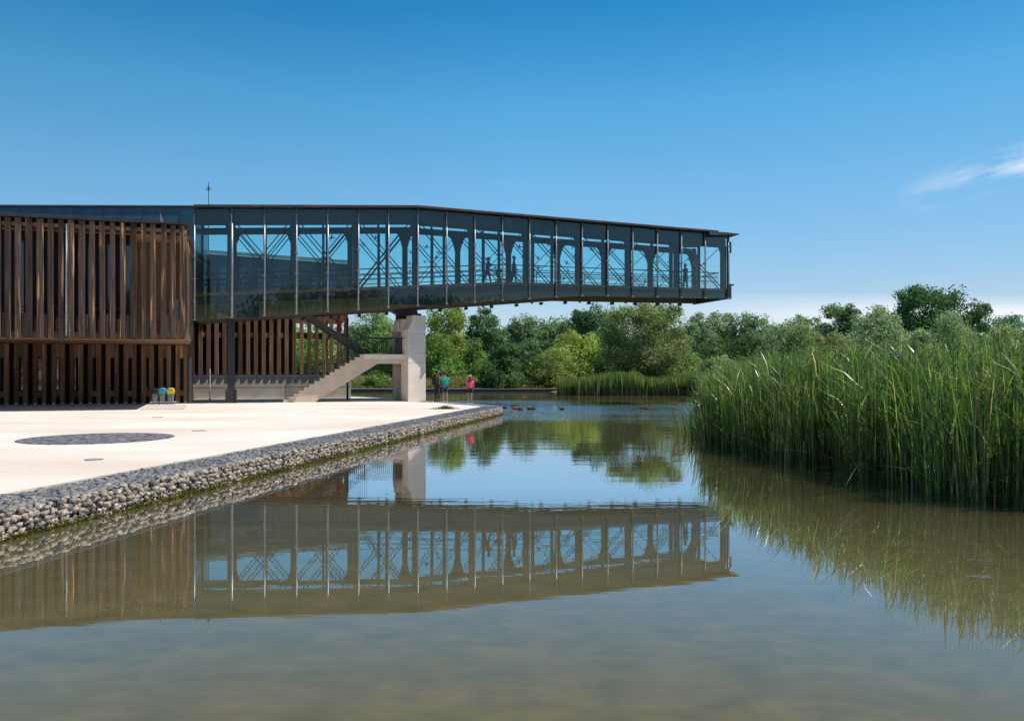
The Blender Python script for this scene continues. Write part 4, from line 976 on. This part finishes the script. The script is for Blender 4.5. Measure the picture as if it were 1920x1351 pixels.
# dry meadow behind the far kerb
n = 42000; x_ = rng.uniform(-45, 6, n); y_ = 88.2 + rng.random(n)**1.3*24; xy = np.c_[x_, y_]; zg = land(x_, y_)
h = rng.uniform(.45, 1.25, n)*(.7+.3*np.sin(x_*.5+y_*.3))*np.interp(y_, [88, 92, 112], [.45, .9, 1.15])
far_ = np.interp(y_, [90, 97], [0, 1])[:, None]
cols = np.where(rng.random((n, 1)) < .25+.5*far_, np.array([[.29, .215, .11]]), np.array([[.13, .155, .035]]))*rng.uniform(.7, 1.25, (n, 1))
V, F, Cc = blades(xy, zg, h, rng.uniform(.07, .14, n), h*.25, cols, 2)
o = npmesh('dry_meadow_grass', V, F, 'leaf', Cc); tag(o, 'dry straw-coloured and green meadow grass behind the far kerb', 'grass', kind='stuff')
# undergrowth on the right bank behind the reeds
n = 30000; x_ = rng.uniform(12, 95, n); y_ = shore(x_)+1+rng.random(n)*32; xy = np.c_[x_, y_]; zg = land(x_, y_)
V, F, Cc = blades(xy, zg, rng.uniform(.5, 1.5, n), rng.uniform(.08, .16, n), rng.uniform(.1, .4, n), reedcol(n, .2), 2)
o = npmesh('bank_undergrowth', V, F, 'leaf', Cc); tag(o, 'low green undergrowth on the bank behind the tall reeds', 'undergrowth', kind='stuff')
# kerb at the far waterline
kb = wroot('far_kerb', 'low pale stone kerb along the far waterline', 'kerb', (-20, 87.3, 0))
build('kerb_face', MB().box(-45, 26, 0, .6, -.5, .27), 'dsteel', kb); build('kerb_top', MB().box(-45, 26, -.04, .9, .272, .36), 'kerb', kb)  # kerb face coloured much darker than its top
# tuft of grass on the terrace
g = G(836, 766.5); tf = wroot('grass_tuft', 'small green weed tuft growing on the pale terrace near the pier', 'weed', g)
n = 420; rr_ = np.abs(rng.normal(0, .22, n)); aa = rng.uniform(0, 6.28, n); xy = np.c_[rr_*np.cos(aa)*1.6, rr_*np.sin(aa)*.7]
V, F, Cc = blades(xy, np.zeros(n), np.interp(rr_, [0, .5], [.24, .05])*rng.uniform(.5, 1.1, n), np.full(n, .02), rng.uniform(.03, .1, n), tri_col((.10, .12, .03), n), 2)
c = npmesh('foliage', V, F, 'leaf', Cc); c.parent = tf

# ------------------------------------------------------------------ people (skinned bodies, clothing as children)
SK = pm('skin', (.42, .25, .17), (.38, .22, .15), rough=.55)
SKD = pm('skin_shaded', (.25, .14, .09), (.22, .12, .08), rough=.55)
def skin(name, verts, edges, radii, mat, parent, sub=1, rootv=0):
    me = bpy.data.meshes.new(name); me.from_pydata([tuple(v) for v in verts], edges, []); me.update()
    o = bpy.data.objects.new(name, me); COL.objects.link(o)
    md = o.modifiers.new('skin', 'SKIN'); md.use_smooth_shade = True
    me.skin_vertices[0].data[rootv].use_root = True
    for i, r_ in enumerate(radii):
        r_ = r_ if isinstance(r_, tuple) else (r_, r_); me.skin_vertices[0].data[i].radius = r_
    if sub: sd_ = o.modifiers.new('sub', 'SUBSURF'); sd_.levels = sub; sd_.render_levels = sub
    bpy.context.view_layer.update(); dg = bpy.context.evaluated_depsgraph_get()
    m2 = bpy.data.meshes.new_from_object(o.evaluated_get(dg)); o.modifiers.clear(); o.data = m2; m2.name = name
    m2.materials.clear(); m2.materials.append(mat)
    o.parent = parent; return o
def person(label, loc, rz, H, top, bottom, hair, arms=((-.1, .05), (-.1, .05)), stride=.0, short=True, sleeve=.35, bottomlen=.5, skinm=None, group=None, hairlen=0, hat=None, lean=0.0, build_=1.0, dress=False, pack=None, shoes=(.6, .6, .6), name='person'):
    """faces local -Y. arms: (forward swing of the elbow, forward reach of the hand) in units of height"""
    k = H/1.75; rt = wroot(name, label, 'person', loc, rz, group)
    P = lambda x, y, z: Vector((x*k, (y - lean*max(0, z-.9))*k, z*k))
    v = []; e = []; r_ = []
    def a(p, rad, par=None):
        v.append(p); r_.append(rad*k if not isinstance(rad, tuple) else (rad[0]*k, rad[1]*k))
        if par is not None: e.append((par, len(v)-1))
        return len(v)-1
    bw = build_
    pel = a(P(0, 0, .95), (.135*bw, .105*bw)); wa = a(P(0, 0, 1.10), (.125*bw, .095*bw), pel); ch = a(P(0, 0, 1.30), (.15*bw, .11*bw), wa); nk0 = a(P(0, .0, 1.43), (.075, .065), ch)
    nk = a(P(0, -.01, 1.50), (.056, .056), nk0); hd0 = a(P(0, -.02, 1.565), (.080, .092), nk); hd = a(P(0, -.02, 1.65), (.105, .125), hd0); hd1 = a(P(0, -.015, 1.70), (.098, .115), hd); a(P(0, -.01, 1.735), (.06, .07), hd1)
    knees = []
    for sd, st_ in ((-1, stride), (1, -stride)):
        hp = a(P(.09*sd, 0, .90), (.085*bw, .085*bw), pel); kn = a(P(.095*sd, -st_*.5-.015, .50), .056, hp); an_ = a(P(.10*sd, -st_*.95+.02, .10), .036, kn)
        a(P(.105*sd, -st_*.95-.06, .045), (.036, .030), an_); a(P(.11*sd, -st_*.95-.15, .03), (.034, .022), len(v)-1)
        knees.append((hp, kn, an_))
    ar = []
    for sd, (el, ha) in zip((-1, 1), arms):
        sh = a(P(.175*sd*bw, 0, 1.41), .052, ch)
        ey = -el*1.0; ez = 1.13 if el < .12 else 1.41-.27*math.cos(min(1.3, el*4.5))
        elb = a(P(.225*sd*bw, ey*.9, ez), .038, sh)
        up = ha > .25
        hx = .20 if not up else .10
        hz = 1.50 if ha > .32 else (1.22 if ha > .18 else .88 + ha*.6)
        wr = a(P(hx*sd, -ha if not up else -ha*.8, hz), .026, elb)
        dv = (v[wr]-v[elb]).normalized(); pal = a(v[wr]+dv*.055*k, (.034, .018), wr)
        side = Vector((0, 1, 0)) if abs(dv.z) > .6 else Vector((0, 0, 1))
        for f_, ln_ in ((-.026, .062), (-.009, .075), (.009, .070), (.026, .056)):
            f0 = a(v[pal]+dv*.03*k+side*f_*k, .0095, pal); a(v[f0]+dv*ln_*k-Vector((.02*sd, 0, 0))*k, .0075, f0)
        a(v[wr]+dv*.05*k-side*.055*k, .010, wr)
        ar.append((sh, elb, wr))
    body = skin('body', v, e, r_, skinm or SK, rt)
    # face: eyes
    m = MB()
    for sd in (-1, 1): m.lathe([(.004*k, -.008*k), (.011*k, 0), (.004*k, .008*k)], c=tuple(P(.032*sd, -.105, 1.652)), n=8)
    build('eyes', m, 'black', rt)
    # top
    cv = [v[pel]-Vector((0, 0, .085*k)), v[wa], v[ch], v[nk0]-Vector((0, 0, .01*k))]; cr_ = [(.172*k*bw, .14*k*bw), (.158*k*bw, .13*k*bw), (.168*k*bw, .128*k*bw), (.088*k, .078*k)]
    ce = [(0, 1), (1, 2), (2, 3)]
    for sh, elb, wr in ar:
        i = len(cv); cv += [v[sh], v[sh].lerp(v[elb], .8 if sleeve < .5 else 1.0)]; cr_ += [.067*k, .056*k]; ce += [(2, i), (i, i+1)]
        if sleeve >= .5: cv.append(v[elb].lerp(v[wr], .9)); cr_.append(.040*k); ce.append((i+1, i+2))
    tm = flat('cloth', top, .85); skin('dress' if dress else 'shirt', cv, ce, cr_, tm, rt)
    bm_ = flat('cloth', bottom, .85)
    if dress:
        zz = [(.155, 1.02), (.19, .85), (.235, .60), (.23, .59), (.1, .98)]
        build('skirt', MB().lathe([(r0*k, z0*k) for r0, z0 in zz], n=16), bm_, rt, smooth=True)
    else:
        cv = [v[pel]-Vector((0, 0, .02*k))]; cr_ = [(.125*k*bw, .105*k*bw)]; ce = []
        for hp, kn, an_ in knees:
            i = len(cv); cv += [v[hp], v[hp].lerp(v[kn], min(1, bottomlen*2))]; cr_ += [.100*k*bw, .082*k*bw if bottomlen < .6 else .070*k]; ce += [(0, i), (i, i+1)]
            if bottomlen > .6: cv.append(v[kn].lerp(v[an_], .9)); cr_.append(.055*k); ce.append((i+1, i+2))
        skin('trousers' if bottomlen > .6 else 'shorts', cv, ce, cr_, bm_, rt)
    sm_ = flat('shoe', shoes, .7)
    for hp, kn, an_ in knees:
        q = v[an_]; m = MB().box(q.x-.05*k, q.x+.05*k, q.y-.19*k, q.y+.07*k, -.0, .035).prism([(0, 0)], 0, 0) if False else MB().box(q.x-.048*k, q.x+.048*k, q.y-.19*k, q.y+.06*k, 0, .075*k)
        build('shoe', m, sm_, rt, bevel=.018*k)
    hm = flat('hair', hair, .7)
    hmb = MB().lathe([(.060*k, -.09*k), (.080*k, -.05*k), (.090*k, 0), (.086*k, .045*k), (.062*k, .085*k), (.02*k, .102*k)], c=tuple(P(0, .016, 1.685)), n=14)
    if hairlen: hmb.prism([(-.085*k, 1.64*k), (-.075*k, (1.50-.06*hairlen)*k), (.075*k, (1.50-.06*hairlen)*k), (.085*k, 1.64*k)], .03*k, .115*k)
    build('hair', hmb, hm, rt, smooth=True)
    q = P(0, -.105, 1.63); build('nose', MB().add([q+Vector((-.012*k, 0, -.02*k)), q+Vector((.012*k, 0, -.02*k)), q+Vector((0, 0, .03*k)), q+Vector((0, -.022*k, -.016*k))], [(0, 1, 2), (0, 3, 1), (1, 3, 2), (2, 3, 0)]), skinm or SK, rt)
    if hat: build('cap', MB().lathe([(.115*k, 0), (.112*k, .03*k), (.10*k, .08*k), (.05*k, .115*k)], c=tuple(P(0, 0, 1.70)), n=14).box(-.07*k, .07*k, -.2*k, -.08*k, 1.70*k, 1.715*k), flat('cap_cloth', hat, .8), rt, smooth=False)
    if pack:
        pk = wroot('backpack', pack[1], 'backpack', rt.location, rz)
        m = MB().prism([(-.14*k, .98*k), (.14*k, .98*k), (.16*k, 1.2*k), (.13*k, 1.42*k), (-.13*k, 1.42*k), (-.16*k, 1.2*k)], .135*k, .30*k)
        build('bag', m, flat('pack_cloth', pack[0], .8), pk, bevel=.03*k)
        build('pocket', MB().box(-.10*k, .10*k, .302*k, .35*k, 1.0*k, 1.2*k), flat('pack_pocket', tuple(x*1.3 for x in pack[0]), .8), pk, bevel=.015)
        sm2 = MB()
        for sd in (-1, 1): sm2.path([(.09*sd*k, .13*k, 1.42*k), (.10*sd*k, .0, 1.50*k), (.10*sd*k, -.135*k, 1.36*k), (.12*sd*k, -.10*k, 1.12*k), (.13*sd*k, .13*k, 1.02*k)], .017*k, 5)
        build('strap', sm2, flat('pack_strap', pack[0], .8), pk)
    return rt
def ploc(px, py, z=.4): return G(px, py, z)
person('man with a dark backpack and olive shirt standing right of the pier', ploc(819.5, 753), R(150), 1.80, (.17, .14, .03), (.035, .04, .03), (.02, .015, .012), bottomlen=.9, skinm=SKD, pack=((.015, .015, .018), 'dark backpack worn by the man beside the pier'), shoes=(.03, .03, .03))
person('person in dark red with navy shoulders behind the green shirt', ploc(826.5, 752.5), R(165), 1.66, (.14, .028, .045), (.035, .025, .035), (.05, .035, .03), bottomlen=.5, skinm=SKD, arms=((.05, .05), (.12, .2)), hat=(.03, .035, .09), shoes=(.2, .2, .2))
person('person in a teal green shirt and blue shorts facing the pond', ploc(834.5, 754), R(195), 1.70, (.01, .30, .20), (.035, .07, .16), (.06, .03, .02), bottomlen=.42, arms=((.1, .15), (.28, .36)), build_=1.18, lean=.06, shoes=(.55, .55, .6))
person('child in a bright pink shirt and black shorts at the terrace edge', ploc(881, 757), R(190), 1.52, (.85, .09, .20), (.012, .010, .014), (.06, .035, .02), bottomlen=.28, arms=((.0, .02), (.28, .36)), hairlen=2, build_=1.1, hat=(.45, .36, .28), shoes=(.6, .6, .6))
sR_ = sp(636, 3.6); person('person in a red dress on the upper stair flight', B(sR_, 3.6, zs(sR_)+.07), TH+R(100), 1.40, (.75, .02, .10), (.72, .02, .10), (.20, .06, .03), dress=True, hairlen=2, skinm=SKD, name='person')
def onb(px, t): s = sp(px, t); return B(s, t, zf(s)+.02)
GRP = 'visitors walking inside the gallery'
p1 = onb(913.5, 1.6)
person('person leaning forward pushing a stroller inside the gallery', p1, TH+R(90), 1.70, (.03, .035, .045), (.02, .02, .03), (.02, .02, .02), arms=((.2, .28), (.2, .28)), stride=.26, bottomlen=.9, lean=.12, skinm=SKD, group=GRP)
person('person in a pale top walking alone inside the gallery mid-span', onb(963.5, 1.6), TH+R(75), 1.78, (.14, .13, .12), (.02, .022, .03), (.02, .02, .02), stride=.16, bottomlen=.9, skinm=SKD, group=GRP, arms=((.1, .15), (.05, .1)))
person('person with curly dark hair in a green top near the gallery tip', onb(1285, 1.5), TH+R(-80), 1.74, (.03, .09, .07), (.02, .022, .03), (.012, .01, .01), stride=.1, bottomlen=.9, arms=((.15, .25), (.1, .2)), skinm=SKD, group=GRP)
person('person in white dress standing beside the last gallery post', onb(1303, 1.2), TH+R(10), 1.50, (.55, .53, .52), (.45, .44, .45), (.03, .02, .02), dress=True, skinm=SKD, group=GRP, arms=((.05, .1), (.28, .36)))
# stroller: faces local -Y, just ahead of the walker
fw_ = Matrix.Rotation(TH+R(90), 3, 'Z')@Vector((0, -.85, 0))
sr = wroot('stroller', 'dark pushchair pushed along inside the gallery', 'stroller', p1+fw_, TH+R(90))
build('frame', MB().path([(-.2, .5, 1.02), (-.2, .1, .6), (-.2, -.35, .12)], .018).path([(.2, .5, 1.02), (.2, .1, .6), (.2, -.35, .12)], .018).tube((-.2, .5, 1.02), (.2, .5, 1.02), .018).path([(-.2, .1, .6), (-.2, .35, .12)], .015).path([(.2, .1, .6), (.2, .35, .12)], .015), 'railm', sr)
build('seat', MB().add([(-.18,.25,.85),(.18,.25,.85),(.18,.0,.42),(-.18,.0,.42),(-.18,-.38,.40),(.18,-.38,.40),(.18,-.38,.33),(-.18,-.38,.33),(-.18,.04,.35),(.18,.04,.35),(.18,.31,.83),(-.18,.31,.83)],
   [(0,1,2,3),(3,2,5,4),(4,5,6,7),(7,6,9,8),(8,9,10,11),(11,10,1,0),(0,3,4,7,8,11),(1,10,9,6,5,2)]), flat('stroller_cloth', (.04, .05, .07)), sr)
build('canopy', MB().prism([(-.2, .8), (.2, .8), (.2, 1.0), (-.2, 1.0)], -.1, .27), flat('stroller_hood', (.03, .04, .06)), sr, bevel=.06)
for x, y in ((-.2, -.35), (.2, -.35), (-.2, .35), (.2, .35)):
    wh = MB(); wh.tube((x-.02, y, .11), (x+.02, y, .11), .11, n=14); build('wheel', wh, 'black', sr)

# ------------------------------------------------------------------ ducks
def duck(px, py, dirn, label, s=1.0, upright=False, pale=False):
    loc = G(px, py, 0.0); loc.z = -.015; rt = wroot('duck', label, 'duck', loc, 0 if dirn > 0 else math.pi, 'ducks swimming beyond the terrace corner')
    n_ = [(-.24, 0, .13), (-.14, 0, .08), (0, 0, .065), (.13, 0, .075), (.18, 0, .15), (.20, 0, .22), (.245, 0, .235), (.30, 0, .222)]
    rr = [.015, .07, (.10, .085), .075, .034, .042, .028, .010]
    bodym = pm('duck_feathers', (.13, .085, .055) if not pale else (.36, .25, .19), (.05, .035, .025), rough=.8, scale=12)
    skin('body', [Vector(q)*s for q in n_[:7]], [(i, i+1) for i in range(6)], [tuple(x*s for x in r_) if isinstance(r_, tuple) else r_*s for r_ in rr[:7]], bodym, rt)
    build('bill', MB().tube(Vector((.245, 0, .232))*s, Vector((.31, 0, .222))*s, .014*s, .007*s), flat('bill', (.3, .22, .05)), rt)
    build('wing', MB().lathe([(.01, 0), (.06, .02), (.03, .05)], c=(-.03, 0, .12)) if False else MB().add([(-.22, .05, .12), (-.05, .10, .10), (.10, .08, .10), (.02, .05, .155), (-.22, -.05, .12), (-.05, -.10, .10), (.10, -.08, .10), (.02, -.05, .155)], [(0, 1, 2, 3), (7, 6, 5, 4)]), flat('wing_feathers', (.06, .05, .045)), rt)
duck(944.5, 765.5, -1, 'duck half hidden by the stone corner, leftmost of the ducks', 1.0)
duck(963, 762.5, 1, 'dark duck just behind the pale duck near the terrace corner', .95)
duck(967.5, 767, 1, 'pale-flanked duck leading the group nearest the terrace corner', 1.15, pale=True)
duck(975, 768.5, -1, 'small dark duck right behind the pale-flanked one', .8)
duck(994, 767.5, 1, 'brown duck, left of a close pair away from the corner', 1.0)
duck(1001, 767.5, 1, 'smaller dark duck, right of the close pair away from the corner', .7)
duck(1053.5, 768, -1, 'lone duck in mid pond between the corner and the far pair', .8)
duck(1204.5, 765.5, 1, 'left duck of the far pair near the tall reeds', .8)
duck(1213, 766.5, -1, 'right duck of the far pair near the tall reeds', .7)
# floating leaf debris near the reeds
for px, py, lab in ((1826, 1051, 'pale floating strip of dead reed nearer the reed bed'), (1840, 1082, 'cross of dead reed bits floating, nearer the viewer')):
    g = G(px, py, .0); rt = wroot('floating_reed', lab, 'floating reed', (g.x, g.y, .0), 0, 'dead reed bits on the water'); m = MB()
    for _ in range(7):
        a_ = random.uniform(-.5, .5); x_, y_ = random.uniform(-.12, .12), random.uniform(-.05, .05); d = Vector((math.cos(a_), math.sin(a_), 0))*random.uniform(.03, .10); c_ = Vector((x_, y_, .004))
        m.tube(c_-d, c_+d, .006, n=4)
    build('stems', m, flat('dead_reed', (.2, .19, .13)), rt)
